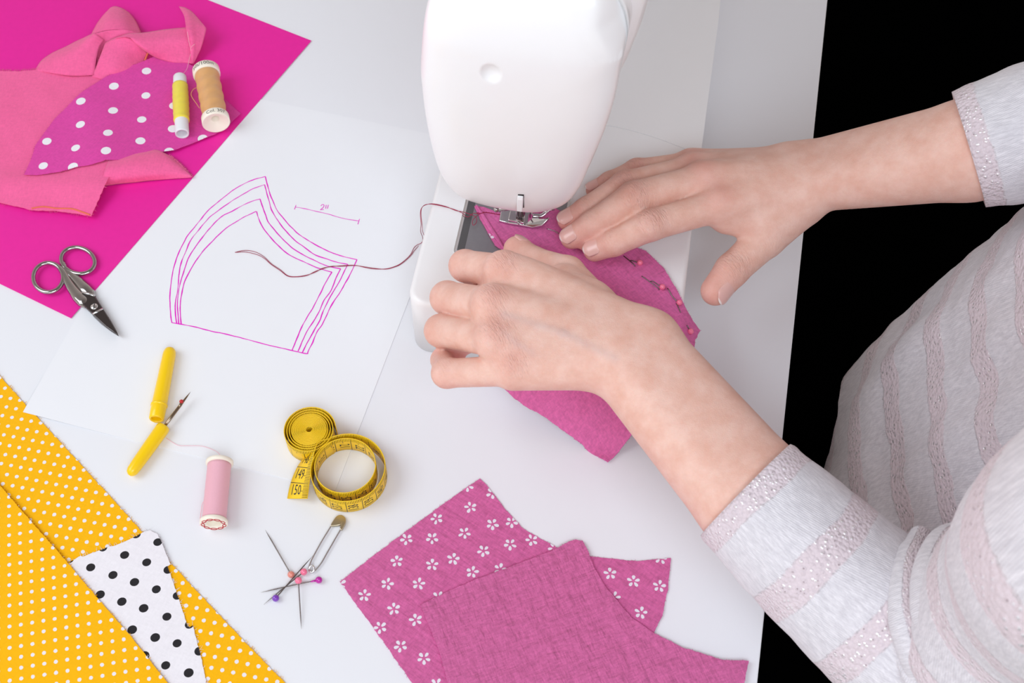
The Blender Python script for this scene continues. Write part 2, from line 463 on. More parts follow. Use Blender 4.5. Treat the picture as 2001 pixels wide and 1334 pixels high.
# ------------------------------------------------------------------ cloth builder
def resample(pts, step, closed=True):
    pts = [np.array(p[:2], float) for p in pts]
    out = []
    n = len(pts)
    for i in range(n if closed else n-1):
        a, b = pts[i], pts[(i+1) % n]; L = np.linalg.norm(b-a); k = max(1, int(round(L/step)))
        for j in range(k): out.append(a+(b-a)*j/k)
    return out
def inside(poly, x, y):
    c = False; n = len(poly); j = n-1
    for i in range(n):
        xi, yi = poly[i][0], poly[i][1]; xj, yj = poly[j][0], poly[j][1]
        if (yi > y) != (yj > y) and x < (xj-xi)*(y-yi)/(yj-yi)+xi: c = not c
        j = i
    return c
def cloth(outline, zf, step=3.0, thick=0.5, shapes=(), jit=0.25, fray=0.0, fraylen=2.0, ragged=0.0, px=True, bstep=1.6, edge_mat=None, mb=None, frays=None, m0=0, rip=0.0):
    """sheet cut to an outline, lying on the height field zf; shapes are printed patches (xy mm) given material 1"""
    mb = mb or MB()
    pts = [Pf(x, y, zf)[:2] for x, y in outline] if px else [np.array(p[:2]) for p in outline]
    ar = sum(pts[i-1][0]*pts[i][1]-pts[i][0]*pts[i-1][1] for i in range(len(pts)))
    if ar < 0: pts = pts[::-1]
    bd = resample(pts, bstep)
    if jit:
        bd = [p+np.array([nz(p[0], p[1], 2.3, 1.7), nz(p[0], p[1], 2.3, 9.2)])*jit*1.6+np.random.normal(0, jit*0.25, 2) for p in bd]
    nb = len(bd)
    vs = [Vector(p) for p in bd]; edges = []; faces = [list(range(nb))]
    for sh in shapes:
        o = len(vs); vs += [Vector((p[0], p[1])) for p in sh]; faces.append(list(range(o, o+len(sh))))
    xs = [p[0] for p in bd]; ys = [p[1] for p in bd]
    bda = np.array(bd)
    y = min(ys); r = 0
    while y < max(ys):
        x = min(xs)+(step/2 if r % 2 else 0)
        while x < max(xs):
            q = (x+np.random.uniform(-.2, .2)*step, y+np.random.uniform(-.2, .2)*step)
            if inside(bd, *q) and np.min((bda[:, 0]-q[0])**2+(bda[:, 1]-q[1])**2) > (0.55*min(step, bstep))**2:
                vs.append(Vector(q))
            x += step
        y += step*0.866; r += 1
    ov, oe, of, _, _, ofo = delaunay_2d_cdt(vs, edges, faces, 1, 1e-4)
    keep = [(f, fo) for f, fo in zip(of, ofo) if 0 in fo]
    V2 = [(v[0], v[1], zf(v[0], v[1])) for v in ov]
    nV = len(V2); fs = []; ms = []; cnt = {}
    for f, fo in keep:
        f = tuple(f)
        a, b, c = (V2[i] for i in f[:3])
        if (b[0]-a[0])*(c[1]-a[1])-(b[1]-a[1])*(c[0]-a[0]) < 0: f = f[::-1]
        fs.append(f); ms.append(m0+(1 if any(k > 0 for k in fo) else 0))
        for i in range(len(f)):
            e = (f[i], f[(i+1) % len(f)]); cnt[e] = 1
    bnd = [e for e in cnt if (e[1], e[0]) not in cnt]
    base = len(mb.v)
    for p in V2: mb.v.append(p)
    for p in V2: mb.v.append((p[0], p[1], p[2]-thick))
    for f, m in zip(fs, ms):
        mb.f.append(tuple(i+base for i in f)); mb.m.append(m); mb.sm.append(True)
        mb.f.append(tuple(i+base+nV for i in f[::-1])); mb.m.append(m0); mb.sm.append(True)
    wl = {}
    for a, b in bnd:
        for i in (a, b):
            if i not in wl:
                wl[i] = len(mb.v); p = V2[i]; mb.v.append(p); mb.v.append((p[0], p[1], p[2]-thick))
    for a, b in bnd:
        mb.f.append((wl[b], wl[a], wl[a]+1, wl[b]+1)); mb.m.append(m0 if edge_mat is None else edge_mat); mb.sm.append(False)
    if fray:
        per = sum(np.linalg.norm(bd[i]-bd[i-1]) for i in range(nb))
        for _ in range(int(per*fray)):
            i = random.randrange(nb); p = bd[i]; e = unit(bd[(i+1) % nb]-bd[i-1]); no = np.array([e[1], -e[0]])
            if frays and not frays(p): continue
            L = fraylen*random.uniform(0.3, 1.0); dirv = no+e*random.uniform(-0.7, 0.7)
            z0 = zf(*p)-thick*0.4
            pa = np.array([*(p-dirv*0.6), z0]); pb = np.array([*(p+dirv*L*0.6), z0+random.uniform(-.1, .5)])
            pc = np.array([*(p+dirv*L+e*random.uniform(-.6, .6)), z0+random.uniform(-.3, .8)])
            mb.tube([pa, pb, pc], [0.11, 0.09, 0.05], n=3, m=m0 if edge_mat is None else edge_mat, caps=False)
    return mb
def disc(c, r, n=18, sx=1.0, rot=0.0):
    return [(c[0]+r*sx*math.cos(2*math.pi*k/n+rot), c[1]+r*math.sin(2*math.pi*k/n+rot)) for k in range(n)]

# ------------------------------------------------------------------ papers
def rectpoly(c, u, w, v, h): return [c, c+u*w, c+u*w+v*h, c+v*h]
BL, BR = P(45, 805, 1.5)[:2], P(655, 958, .7)[:2]
su = unit(BR-BL); sv = np.array([-su[1], su[0]])
def z_sheet(x, y):
    d2 = ((x-BL[0])**2+(y-BL[1])**2)
    return 0.40+1.35*math.exp(-d2/42**2)+0.03*nz(x, y, 60, 3)
sheet_poly = rectpoly(BL, su, np.linalg.norm(BR-BL), sv, 297)
sh = cloth(sheet_poly, z_sheet, step=14, thick=0.32, jit=0, px=False, bstep=14)
def stroke(mb, pts, zf, w=0.55, m=1, org=(320, 330), sc=3.5096, n=5, lift=0.05, wob=0.12):
    q = [Pf(org[0]+x/sc, org[1]+y/sc, zf)[:2] for x, y in pts]
    q = catmull(q, n)
    rows = []
    for i, p in enumerate(q):
        tdir = unit(q[min(i+1, len(q)-1)]-q[max(i-1, 0)]); no = np.array([-tdir[1], tdir[0]])
        p = p+no*wob*nz(p[0], p[1], 6, 2.2)*2
        ww = w*(0.85+0.5*nz(p[0], p[1], 5, 7.0))/2
        rows.append([(*(p+no*ww), zf(*p)+lift), (*(p-no*ww), zf(*p)+lift)])
    mb.grid(rows, m, smooth=False)
STRK = [
 [(57,1055),(48,1000),(42,900),(45,830),(60,720),(80,640),(105,570),(135,510),(165,455),(210,400),(255,345),(300,290),(350,245),(400,205),(450,165),(500,130),(555,100),(620,72),(697,52)],
 [(697,52),(710,105),(725,160),(745,210),(775,280),(830,350),(880,405),(935,455),(1000,495),(1060,530),(1130,565),(1200,592),(1262,608),(1325,622)],
 [(1325,622),(1280,720),(1235,800),(1200,860),(1150,935),(1120,1000),(1085,1070),(1050,1120),(1020,1190),(990,1250),(987,1268)],
 [(90,1062),(80,1000),(80,920),(92,850),(100,790),(105,720),(120,640),(150,570),(185,490),(230,430),(280,370),(320,325),(375,285),(430,245),(490,205),(550,170),(615,135),(692,108)],
 [(692,108),(705,160),(720,210),(735,270),(760,320),(800,380),(850,440),(900,490),(960,535),(1030,585),(1110,615),(1190,640),(1262,655)],
 [(1262,655),(1245,690),(1210,760),(1170,830),(1130,900),(1090,985),(1070,1040),(1030,1110),(990,1180),(950,1258)],
 [(103,1062),(97,1000),(95,920),(100,850),(110,800),(135,710),(165,620),(210,545),(280,450),(330,390),(400,325),(470,290),(540,250),(610,220),(660,206)],
 [(660,206),(675,255),(700,320),(720,370),(770,430),(820,485),(885,545),(960,590),(1040,630),(1120,665),(1213,685)],
 [(1213,685),(1180,750),(1150,830),(1100,900),(1070,970),(1030,1040),(990,1100),(960,1160),(920,1250)],
 [(120,1065),(113,1000),(115,920),(125,850),(145,770),(180,700),(220,630),(280,550),(340,490),(380,450),(430,405),(490,365),(560,325),(635,292)],
 [(635,292),(655,350),(680,400),(720,455),(780,520),(835,572),(900,610),(980,645),(1060,680),(1153,708)],
 [(1153,708),(1110,780),(1070,860),(1030,940),(975,1030),(940,1100),(910,1170),(880,1245)],
 [(57,1055),(130,1067),(200,1080),(290,1103),(350,1118),(430,1133),(530,1158),(620,1182),(760,1218),(880,1245),(950,1262),(987,1268)],
 [(903,262),(980,275),(1050,292),(1130,310),(1200,332),(1270,347),(1338,357)],
 [(908,247),(897,278)], [(1343,343),(1330,380)],
 [(1078,254),(1088,244),(1099,248),(1095,262),(1073,281)], [(1073,281),(1098,279)],
 [(1115,247),(1109,273)], [(1130,247),(1121,273)]]
for i, s_ in enumerate(STRK): stroke(sh, s_, z_sheet, w=0.85 if i < 13 else 0.6, lift=0.05+0.004*i)
sh.build('pattern_sheet', [M['paper'], M['ink']], label='white paper sheet with a hand-drawn magenta pattern marked 2 inches', cat='paper')

MC = P(608, 78, 1.6)[:2]; MD = P(138, 620, 1.6)[:2]; md = unit(MD-MC); mn = np.array([md[1], -md[0]])
z_mag = lambda x, y: 0.95+0.04*nz(x, y, 80)
mg = cloth([MC, MD, MD+mn*330, MC+mn*330], z_mag, step=20, thick=0.45, jit=0, px=False, bstep=20)
mg.build('magenta_paper', M['magenta_paper'], label='bright magenta paper under the fabric scraps and scissors', cat='paper')

# ------------------------------------------------------------------ yellow dotted and black dotted cottons
def lattice(p0, steps, extra):
    """least-squares square-ish lattice through measured dots: returns (a, b, origin) in mm"""
    pts = [(P(*q, 1.2)[:2], ij) for q, ij in steps]
    for _ in range(3):
        Amat, rhs = [], []
        for p, (i, j) in pts:
            Amat.append([1, i, j]); rhs.append(p)
        sol = np.linalg.lstsq(np.array(Amat, float), np.array(rhs), rcond=None)[0]
        o, a, b = sol
        pts = pts[:len(steps)]
        for q in extra:
            p = P(*q, 1.2)[:2]; ij = np.linalg.solve(np.array([a, b]).T, p-o)
            ij = np.round(ij); pts.append((p, tuple(ij)))
    return a, b, o
c1 = lambda x, y: (x/6.67, 730+y/6.67)
c2 = lambda x, y: (x/6.67, 930+y/6.67)
c4 = lambda x, y: (320+x/5.25, 1080+y/5.25)
la, lb, lo_ = lattice(None, [(c1(156, 567), (0, 0)), (c1(279, 592), (1, 0)), (c1(403, 614), (2, 0)), (c1(103, 681), (0, 1)), (c1(48, 794), (0, 2)), (c1(227, 704), (1, 1)), (c1(352, 728), (2, 1)), (c1(477, 752), (3, 1)), (c1(605, 777), (4, 1)),
   (c1(123, 935), (1, 3)), (c1(249, 960), (2, 3)), (c1(375, 981), (3, 3)), (c1(503, 1010), (4, 3)), (c1(626, 1031), (5, 3)), (c1(754, 1057), (6, 3)), (c1(885, 1088), (7, 3))], [])
z_y1 = lambda x, y: 1.0+0.12*nz(x, y, 30, 1)
z_wd = lambda x, y: 2.0+0.35*nz(x, y, 18, 4)+0.25*nz(x, y, 45, 2)
z_y2 = lambda x, y: 3.4+0.2*nz(x, y, 40, 6)
mm = 0.001
YC = lin(252, 184, 2)
M['yellow1'] = weave('yellow_dotted_cotton_lower', YC, 2600, 0.00002, 0.2, 0.0003, 40, 0.03,
    dots=((la[0]*mm, la[1]*mm, lb[0]*mm, lb[1]*mm), (lo_[0]*mm, lo_[1]*mm), 0.185, (0.85, 0.80, 0.84, 1)))
ua, ub, uo = lattice(None, [(c2(127, 523), (0, 0)), (c2(132, 656), (0, 1)), (c2(134, 788), (0, 2)), (c2(135, 917), (0, 3)), (c2(135, 1043), (0, 4)), (c2(274, 637), (1, 1)), (c2(276, 770), (1, 2)), (c2(280, 899), (1, 3)), (c2(417, 745), (2, 2)), (c2(422, 881), (2, 3)), (c2(421, 1005), (2, 4)), (c2(567, 862), (3, 3)), (c2(564, 983), (3, 4)), (c2(566, 1104), (3, 5)), (c2(707, 1078), (4, 5)), (c2(707, 1198), (4, 6)), (c2(850, 1176), (5, 6))], [])
M['yellow2'] = weave('yellow_dotted_cotton_upper', YC, 2600, 0.00002, 0.5, 0.0003, 40, 0.03,
    dots=((ua[0]*mm, ua[1]*mm, ub[0]*mm, ub[1]*mm), (uo[0]*mm, uo[1]*mm), 0.175, (0.85, 0.80, 0.84, 1)))
Y1 = [(-45, 672), (0, 734), (51, 792), (84, 827), (123, 869), (178, 929), (230, 985), (277, 1038), (333, 1099), (402, 1173), (482, 1257), (556, 1333), (590, 1368), (-70, 1368), (-60, 1000)]
on_frame = lambda p: True
mb = cloth(Y1, z_y1, step=6, thick=0.5, jit=0.25, fray=0.8, fraylen=1.9, bstep=2.0)
mb.build('yellow_fabric', M['yellow1'], label='yellow cotton with white pin dots, lower layer reaching under the white sheet', cat='fabric', group='yellow dotted cottons')
c3 = lambda x, y: (120+x/4.25, 1020+y/4.25)
WD = [c3(*q) for q in [(75, 325), (160, 280), (180, 285), (400, 202), (440, 195), (560, 145), (690, 77), (735, 66), (800, 100), (830, 160), (905, 348), (882, 366), (905, 430), (1048, 860), (1065, 873), (1090, 855), (1110, 930), (1150, 1080), (1197, 1290), (1210, 1440), (860, 1440), (500, 1000), (230, 640), (20, 380)]]
BD = [(243,375),(525,272),(800,165),(428,438),(708,333),(607,497),(885,395),(322,600),(788,557),(502,659),(962,610),(683,714),(876,784),(588,892),(1062,850),(779,957),(961,1005),(1145,1070),(866,1188),(1057,1250),(68,308),(620,100),(345,212),(690,1108),(150,790),(385,845)]
shp = []
for i, (x, y) in enumerate(BD):
    p = Pf(*c3(x, y), z_wd)[:2]
    shp.append(disc(p, 2.55*(1+0.06*math.sin(i*3.1)), 22, 1.06, rot=i))
mb = cloth(WD, z_wd, step=4, thick=0.35, shapes=shp, jit=0.22, fray=0.6, fraylen=2.6, bstep=1.6)
mb.build('polka_dot_fabric', [M['white_cloth'], M['black_dot']], label='white cotton offcut with black polka dots between the yellow layers', cat='fabric')
Y2 = [(-60, 880), (0, 948), (64, 1022), (130, 1096), (157, 1129), (261, 1249), (327, 1333), (355, 1368), (-70, 1368)]
mb = cloth(Y2, z_y2, step=6, thick=0.5, jit=0.22, fray=0.9, fraylen=1.6, bstep=2.0)
mb.build('yellow_fabric', M['yellow2'], label='yellow cotton with white pin dots, top layer overlapping the black polka dot offcut', cat='fabric', group='yellow dotted cottons')

# ------------------------------------------------------------------ pink double gauze pieces
c5 = lambda x, y: (650+x/3.223, 920+y/3.223)
c6 = lambda x, y: (1130+x/4.869, 1060+y/4.869)
cb = lambda x, y: (640+x/2.327, 900+y/2.327)
def z_gz(x, y): return 1.0+0.35*nz(x, y, 9, 3)+0.3*nz(x, y, 24, 5)
def z_gp(x, y): return 2.6+0.5*nz(x, y, 8, 13)+0.4*nz(x, y, 26, 15)
FL = [c5(*q) for q in [(868,228),(655,300),(465,430),(627,424),(830,390),(1007,335),(1128,322),(1118,462),(950,503),(1254,435),(404,568),(627,590),(760,553),(880,635),(1055,618),(345,710),(542,710),(200,782),(385,868),(523,937),(300,985),(428,1102),(575,1178),(655,1345),(665,795),(1005,140),(850,95),(1395,485),(45,712)]]
FL += [c6(*q) for q in [(303,293),(524,366),(772,412),(597,665),(340,520),(785,150)]]
shp = []
for i, q in enumerate(FL):
    c = Pf(*q, z_gz)[:2]; a0 = 0.55+0.5*math.sin(i*12.9)
    for k in range(5):
        a = a0+k*2*math.pi/5+random.uniform(-.08, .08); d = np.array([math.cos(a), math.sin(a)]); n_ = np.array([-d[1], d[0]])
        L, wd = 2.95*random.uniform(.9, 1.1), 1.2*random.uniform(.88, 1.1)
        pet = []
        for j in range(10):
            tt = 2*math.pi*j/10; ux = math.cos(tt); pet.append(c+d*(2.45+L*0.5*ux)+n_*wd*math.sin(tt)*(0.78+0.25*ux))
        shp.append([(p[0], p[1]) for p in pet])
GZO = [c5(45, 697), c5(240, 545), c5(440, 395), c5(700, 205), c5(928, 45), c5(990, 112), c5(1080, 232), c5(1200, 362), c5(1380, 462), (1110, 1080), (1153, 1087), (1185, 1090), (1245, 1096), (1311, 1090), (1305, 1152), (1294, 1202), (1278, 1235), (1230, 1290), (1150, 1368), (828, 1368), (805, 1334), (774, 1289), (724, 1218)]
mb = cloth(GZO, z_gz, step=3.2, thick=0.7, shapes=shp, jit=0.25, fray=0.45, fraylen=0.8)
mb.build('floral_fabric', [M['gauze'], M['petal']], label='pink gauze cut piece printed with white five-petal flowers', cat='fabric')
GPO = [c5(555, 848), c5(572, 832), c5(720, 760), c5(880, 690), c5(1130, 598), c5(1380, 502), cb(1100, 366), cb(1130, 357), cb(1160, 363), cb(1190, 420), cb(1215, 490), cb(1270, 580), cb(1380, 710), cb(1480, 780), cb(1620, 850), cb(1800, 905), cb(1915, 908), cb(1895, 1010), (1445, 1368), (885, 1368), (874, 1334), (859, 1274), (833, 1209)]
mb = cloth(GPO, z_gp, step=3.0, thick=0.8, jit=0.22, fray=0.4, fraylen=0.7, edge_mat=1)
mb.build('plain_fabric', [M['gauze_back'], M['gauze_edge']], label='plain pink gauze cut piece laid over the flowered piece', cat='fabric')

# ------------------------------------------------------------------ sewing machine
machine = thing('sewing_machine', 'white sewing machine with chrome presser foot', 'sewing machine')
ZB = 55.0
E1 = np.array([0.9866, -0.163, 0]); E2 = np.array([0.163, 0.9866, 0]); A0 = np.array([-66.5, 466.0, 0])
def ML(u, v, z=0.0): return A0+E1*u+E2*v+np.array([0, 0, z])
def uvof(p): d = np.array(p[:2])-A0[:2]; return d@E1[:2], d@E2[:2]
def roundpoly(pts, r, n=6):
    out = []; N_ = len(pts)
    for i in range(N_):
        p0, p1, p2 = (np.array(pts[(i+k) % N_], float) for k in (-1, 0, 1))
        ri = r[i] if hasattr(r, '__len__') else r
        if ri <= 0: out.append(p1); continue
        a, b = unit(p0-p1), unit(p2-p1); ang = math.acos(np.clip(a@b, -1, 1)); d = ri/math.tan(ang/2)
        s_, e_ = p1+a*d, p1+b*d; c = p1+unit(a+b)*ri/math.sin(ang/2)
        a1 = math.atan2(*(s_-c)[::-1]); a2 = math.atan2(*(e_-c)[::-1])
        da = (a2-a1+math.pi) % (2*math.pi)-math.pi
        for k in range(n+1): out.append(c+ri*np.array([math.cos(a1+da*k/n), math.sin(a1+da*k/n)]))
    return out
seam = [uvof(P(x, y, ZB)) for x, y in ((1110, 243), (1189, 246), (1264, 264), (1312, 281), (1348, 297), (1372, 312))]
WID = 172.0
ys0 = seam[0][1]
sc_ = [(0, ys0+2), (40, ys0+1)] + [q for q in seam if 45 < q[0] < WID-6] + [(WID, seam[-1][1]-6)]
sc_ = [tuple(q) for q in catmull(sc_, 6)]
def to_world(poly): return [ML(*q)[:2] for q in poly]
front = roundpoly([(0, 0), (WID, 0)], [9, 9]) if False else None
fp = roundpoly([(0, 0), (WID, 0)] + sc_[::-1], [12, 10]+[0]*len(sc_), 8)
nf = len(fp)-len(sc_)
mb = MB(); mb.prism(to_world(fp), 0.5, ZB, [3.6]*nf+[2.2]+[0.05]*(len(sc_)-2)+[2.2], 6)
mb.build('bed_extension', M['plastic2'], machine)
bp = [(q[0], q[1]+0.55) for q in sc_] + [(WID+2, ys0+120), (WID+1, 450), (0, 450)]
mb = MB(); mb.prism(to_world(bp), 0.5, ZB-0.1, 0.06, 2)
mb.build('bed', M['plastic2'], machine)
# needle plate
pl = [uvof(P(x, y, ZB)) for x, y in ((884, 499), (912, 385))]
u0 = pl[0][0]; v0 = pl[0][1]
u1 = uvof(P(1121, 366, ZB))[0]
pp = roundpoly([(u0, v0), (u1, v0), (u1, v0+135), (u0, v0+135)], 5, 6)
mb = MB(); mb.prism(to_world(pp), ZB-1, ZB+0.9, 0.5, 3)
rim = mb.build('needle_plate_rim', M['chrome'], machine)
pp = roundpoly([(u0+2.0, v0+1.6), (u1-2.0, v0+1.6), (u1-2.0, v0+133), (u0+2.0, v0+133)], 4, 6)
mb = MB(); mb.prism(to_world(pp), ZB-0.5, ZB+1.05, 0.3, 2)
mb.build('needle_plate', M['plate'], machine)
pp = [(u0+2.2, v0+4), (u0+7, v0+4), (u0+7, v0+130), (u0+2.2, v0+130)]
mb = MB(); mb.prism(to_world(pp), ZB+0.5, ZB+1.2, 0.2, 2)
mb.build('slide_cover_edge', simple('dark_grey_metal', (0.15, 0.15, 0.155, 1), 0.45, 0.7), machine)
# head: outline measured on the upright end face
HV = uvof((13, 507))[1]
def on_face(px, py):
    d = ray(px, py); o = np.array([0, 0, HH]); t = ((ML(0, HV+5.0)-o)@E2)/(d@E2); p = o+d*t
    return np.array([(p-A0)@E1, p[2]])
left = [(1050, 415), (1000, 411), (945, 400), (905, 387), (880, 367), (860, 338), (845, 295), (832, 235), (824, 175), (821, 120), (823, 60), (826, 0)]
right = [(1100, 402), (1130, 372), (1153, 325), (1180, 262), (1200, 200), (1213, 135), (1224, 65), (1234, 0)]
Lp = [on_face(*q) for q in left]; Rp = [on_face(*q) for q in right]
ztop = 268.0
lastL, lastR = Lp[-1], Rp[-1]
outl = Rp[::-1] + Lp          # from upper right, down round the tip, up the left
top = [np.array([lastL[0]+1, ztop-24]), np.array([lastL[0]+9, ztop-8]), np.array([lastL[0]+26, ztop]), np.array([(lastL[0]+lastR[0])/2, ztop+3]), np.array([lastR[0]-30, ztop]), np.array([lastR[0]-10, ztop-9]), np.array([lastR[0]-1, ztop-26])]
outl = [q for q in outl if q[1] < ztop-40] + top
# order: right side downwards, left side upwards, top left->right
oc = catmull(outl, 8, closed=True)
cu = np.mean([p[0] for p in oc]); czz = 0.5*(max(p[1] for p in oc)+min(p[1] for p in oc))
# resample evenly
oc = np.array(oc); seg = np.linalg.norm(np.roll(oc, -1, 0)-oc, axis=1); cum = np.concatenate([[0], np.cumsum(seg)])
tt = np.linspace(0, cum[-1], 240, endpoint=False); ocx = np.vstack([oc, oc[:1]])
oc = np.stack([np.interp(tt, cum, ocx[:, 0]), np.interp(tt, cum, ocx[:, 1])], 1)
rows = []
DB = 15.0
dim = on_face(970, 128)
chz = [on_face(*q) for q in ((1212, 104), (1190, 78), (1170, 48), (1176, 0), (1180, -60))]
for k in range(1, 72):
    s_ = math.sin(math.pi/2*k/71) if False else (k/71)**0.8
    dep = -DB*(1-s_**3.2)**(1/2.4)
    row = []
    for q in oc:
        u, z = cu+(q[0]-cu)*s_, czz+(q[1]-czz)*s_
        dv = dep
        d2 = math.hypot((u-dim[0]+1.0)/4.6, (z-dim[1]-5)/5.2)
        if d2 < 1.25: dv += 3.0*max(0, (1-(d2/1.25)**2.2))
        dv += 10*max(0, (z-225)/45)**2 if z > 225 else 0     # upper part leans back
        if z > chz[0][1]:
            ex = u-np.interp(z, [c[1] for c in chz], [c[0] for c in chz]); dv += 0.9*(math.sqrt(ex*ex+9)+ex)/2 if ex > -12 else 0
        row.append(ML(u, HV+dv+DB*0.55, z))
    rows.append(row)
for dv, sc2 in ((3, 1.0), (8, 1.004), (20, 1.01), (60, 1.02), (140, 1.03), (260, 1.03)):
    rows.append([ML(cu+(q[0]-cu)*sc2, HV+DB*0.55+dv+(10*max(0, (q[1]-225)/45)**2 if q[1] > 225 else 0), czz+(q[1]-czz)*(sc2 if q[1] > czz else 1.0)+max(0, (dv-40)/220)*(0 if q[1] > 150 else 30)) for q in oc])
mb = MB(); mb.grid(rows, 0, closed_u=True)
n0 = 0; mb.f.append(tuple(range(240))); mb.m.append(0); mb.sm.append(True)
o_ = (len(rows)-1)*240; mb.f.append(tuple(o_+i for i in range(240))[::-1]); mb.m.append(0); mb.sm.append(False)
mb.build('head', M['plastic'], machine)
# side cover panel seen as a sliver on the user's side of the head
mb = MB(); rr = []
for py, off in ((330, 0), (262, 2.4), (200, 6), (130, 10), (60, 12.5), (0, 13.5), (-60, 13.5)):
    q = on_face(np.interp(py, [0, 65, 135, 200, 262, 325], [1234, 1224, 1213, 1200, 1180, 1153]) if py >= 0 else 1240, py)
    rr.append([ML(q[0]-6, HV+26, q[1]), ML(q[0]-6+off, HV+30, q[1]), ML(q[0]-3+off, HV+40, q[1]), ML(q[0]-3+off, HV+250, q[1]), ML(q[0]-6, HV+250, q[1])])
mb.grid(rr, 0); mb.build('side_cover', M['plastic2'], machine)
pr = roundpoly([(20, 330), (150, 330), (150, 445), (20, 445)], 14, 5)
mb = MB(); mb.prism(to_world(pr), ZB-1, 266, 10, 4); mb.build('pillar', M['plastic'], machine)
# threader lever in its dark slot
def FP(px, py, out): q = on_face(px, py); return ML(q[0], HV+DB*0.55-DB+out, q[1])
face_d = -1.0
mb = MB()
qa = [on_face(x, y) for x, y in ((1012, 381), (1023, 381), (1024, 404), (1014, 404))]
fz = lambda q: HV+DB*0.55-DB*(1-min(1, (math.hypot((q[0]-cu)/52, (q[1]-czz)/90)))**3.2)**(1/2.4) if False else 0
def front_depth(u, z):
    """depth of the head's front surface at (u, z), from the scaled outline"""
    ang = np.arctan2(oc[:, 1]-czz, oc[:, 0]-cu); a = math.atan2(z-czz, u-cu)
    i = int(np.argmin(np.abs((ang-a+math.pi) % (2*math.pi)-math.pi)))
    s_ = min(0.999, math.hypot(u-cu, z-czz)/math.hypot(oc[i, 0]-cu, oc[i, 1]-czz))
    return HV+DB*0.55-DB*(1-s_**3.2)**(1/2.4)
def head_pt(px, py, lift=0.0):
    d = ray(px, py); o = np.array([0, 0, HH]); vv = HV
    for _ in range(30):
        t = ((ML(0, vv)-o)@E2)/(d@E2); p = o+d*t; u, z = (p-A0)@E1, p[2]
        vv = 0.5*vv+0.5*(front_depth(u, z)-lift)
    return p
sl = [head_pt(x, y, 0.5) for x, y in ((1012, 380.5), (1023.5, 381), (1024, 406), (1013, 404))]
mb.add(sl+[p+E2*5 for p in sl], [(0, 1, 2, 3), (0, 4, 5, 1), (1, 5, 6, 2), (2, 6, 7, 3), (3, 7, 4, 0)], smooth=False)
mb.build('lever_slot', M['dark'], machine)
mb = MB()
vlev = ((head_pt(1016, 404)-A0)@E2)-4.2
def on_v(px, py, vv):
    d = ray(px, py); o = np.array([0, 0, HH]); return o+d*(((ML(0, vv)-o)@E2)/(d@E2))
rows = []
for py, dv, w_ in ((384.5, 2.2, 1.3), (386, 0.6, 1.7), (390, 0.0, 1.8), (398, 0.0, 1.8), (406, 0.1, 1.75), (413, 0.3, 1.7)):
    p = on_v(1016.6-(py-384)*0.05, py, vlev)+E2*dv
    rows.append([p-E1*w_, p-E1*(w_-0.4)-E2*0.4, p+E1*(w_-0.4)-E2*0.4, p+E1*w_, p+E1*w_+E2*2.6, p-E1*w_+E2*2.6])
mb.grid(rows, 0, closed_u=True, smooth=False)
mb.f.append(tuple(range(6))); mb.m.append(0); mb.sm.append(False)
L_ = len(mb.v); mb.f.append(tuple(range(L_-6, L_))); mb.m.append(0); mb.sm.append(False)
mb.build('threader_lever', M['plastic'], machine)
# presser foot
c7 = lambda x, y: (960+x/12.5, 370+y/12.5)
foot = bpy.data.objects
ZF = ZB+2.6
def fp_(x, y, z): p = P(*c7(x, y), z); return p
sole = [(195, 760), (420, 815), (810, 880), (1000, 925), (1240, 925), (1390, 850), (1410, 815), (1290, 790), (1180, 745), (1150, 700), (1010, 690), (1010, 600), (1000, 480), (700, 420), (480, 420), (240, 470)]
def zsole(x, y):
    return ZF+2.0
outline = [fp_(x, y, ZF+2.0)[:2] for x, y in sole][::-1]
mb = MB()
tipx = fp_(1300, 860, ZF)[0]
def curl(x, y): return 0.10*max(0, x-(tipx-8))**1.7
ar = sum(outline[i-1][0]*outline[i][1]-outline[i][0]*outline[i-1][1] for i in range(len(outline)))
if ar < 0: outline = outline[::-1]
mb.prism(outline, ZF, ZF+2.0, 0.5, 2, zf=curl)
pf = mb.build('presser_foot', M['chrome'], machine)
toe = [fp_(*q) for q in ((1010, 640, ZF+1.2), (1130, 640, ZF+1.2), (1220, 640, ZF+1.6), (1340, 560, ZF+3), (1440, 470, ZF+6))]
mb = MB(); mb.tube(catmull(toe, 6), [1.6+0*i for i in range(25)], 10, squash=0.7)
mb.build('toe', M['chrome'], pf)
mb = MB()
cl = [fp_(x, y, ZF+2.0)[:2] for x, y in ((405, 790), (800, 870), (830, 640), (460, 560))]
mb.prism(roundpoly(cl, 0.8, 3), ZF+1.5, ZF+4.2, 0.6, 3)
cl = [fp_(x, y, ZF+5)[:2] for x, y in ((600, 700), (760, 740), (790, 560), (620, 520))]
mb.prism(roundpoly(cl, 0.6, 3), ZF+3, ZF+11, 0.6, 3)
mb.build('foot_clamp', M['chrome'], pf)
mb = MB()
sl = [fp_(x, y, ZF+2.06)[:2] for x, y in ((892, 800), (985, 812), (1010, 610), (915, 600))]
mb.prism(roundpoly(sl, 0.5, 2), ZF+1.0, ZF+2.12, 0.05, 1)
mb.build('needle_slot', M['gauze_sew'], pf)
mb = MB()
a_ = fp_(640, 800, ZF+3.4); mb.tube([a_, a_+np.array([1.5, -1.0, 0])], 1.0, 10); mb.build('pivot_pin', M['steel'], pf)
mb = MB()
np_ = fp_(950, 690, ZF+2); mb.tube([np_-np.array([0, 0, 3.5]), np_+np.array([0, 0, 40])], 0.45, 8); mb.build('needle', M['steel'], machine)
sp = fp_(720, 560, ZF+12)
mb = MB(); mb.tube([np.array([sp[0], sp[1]+2, ZF+8]), np.array([sp[0], sp[1]+2, 110])], 3.0, 14); mb.build('presser_bar', M['steel'], machine)
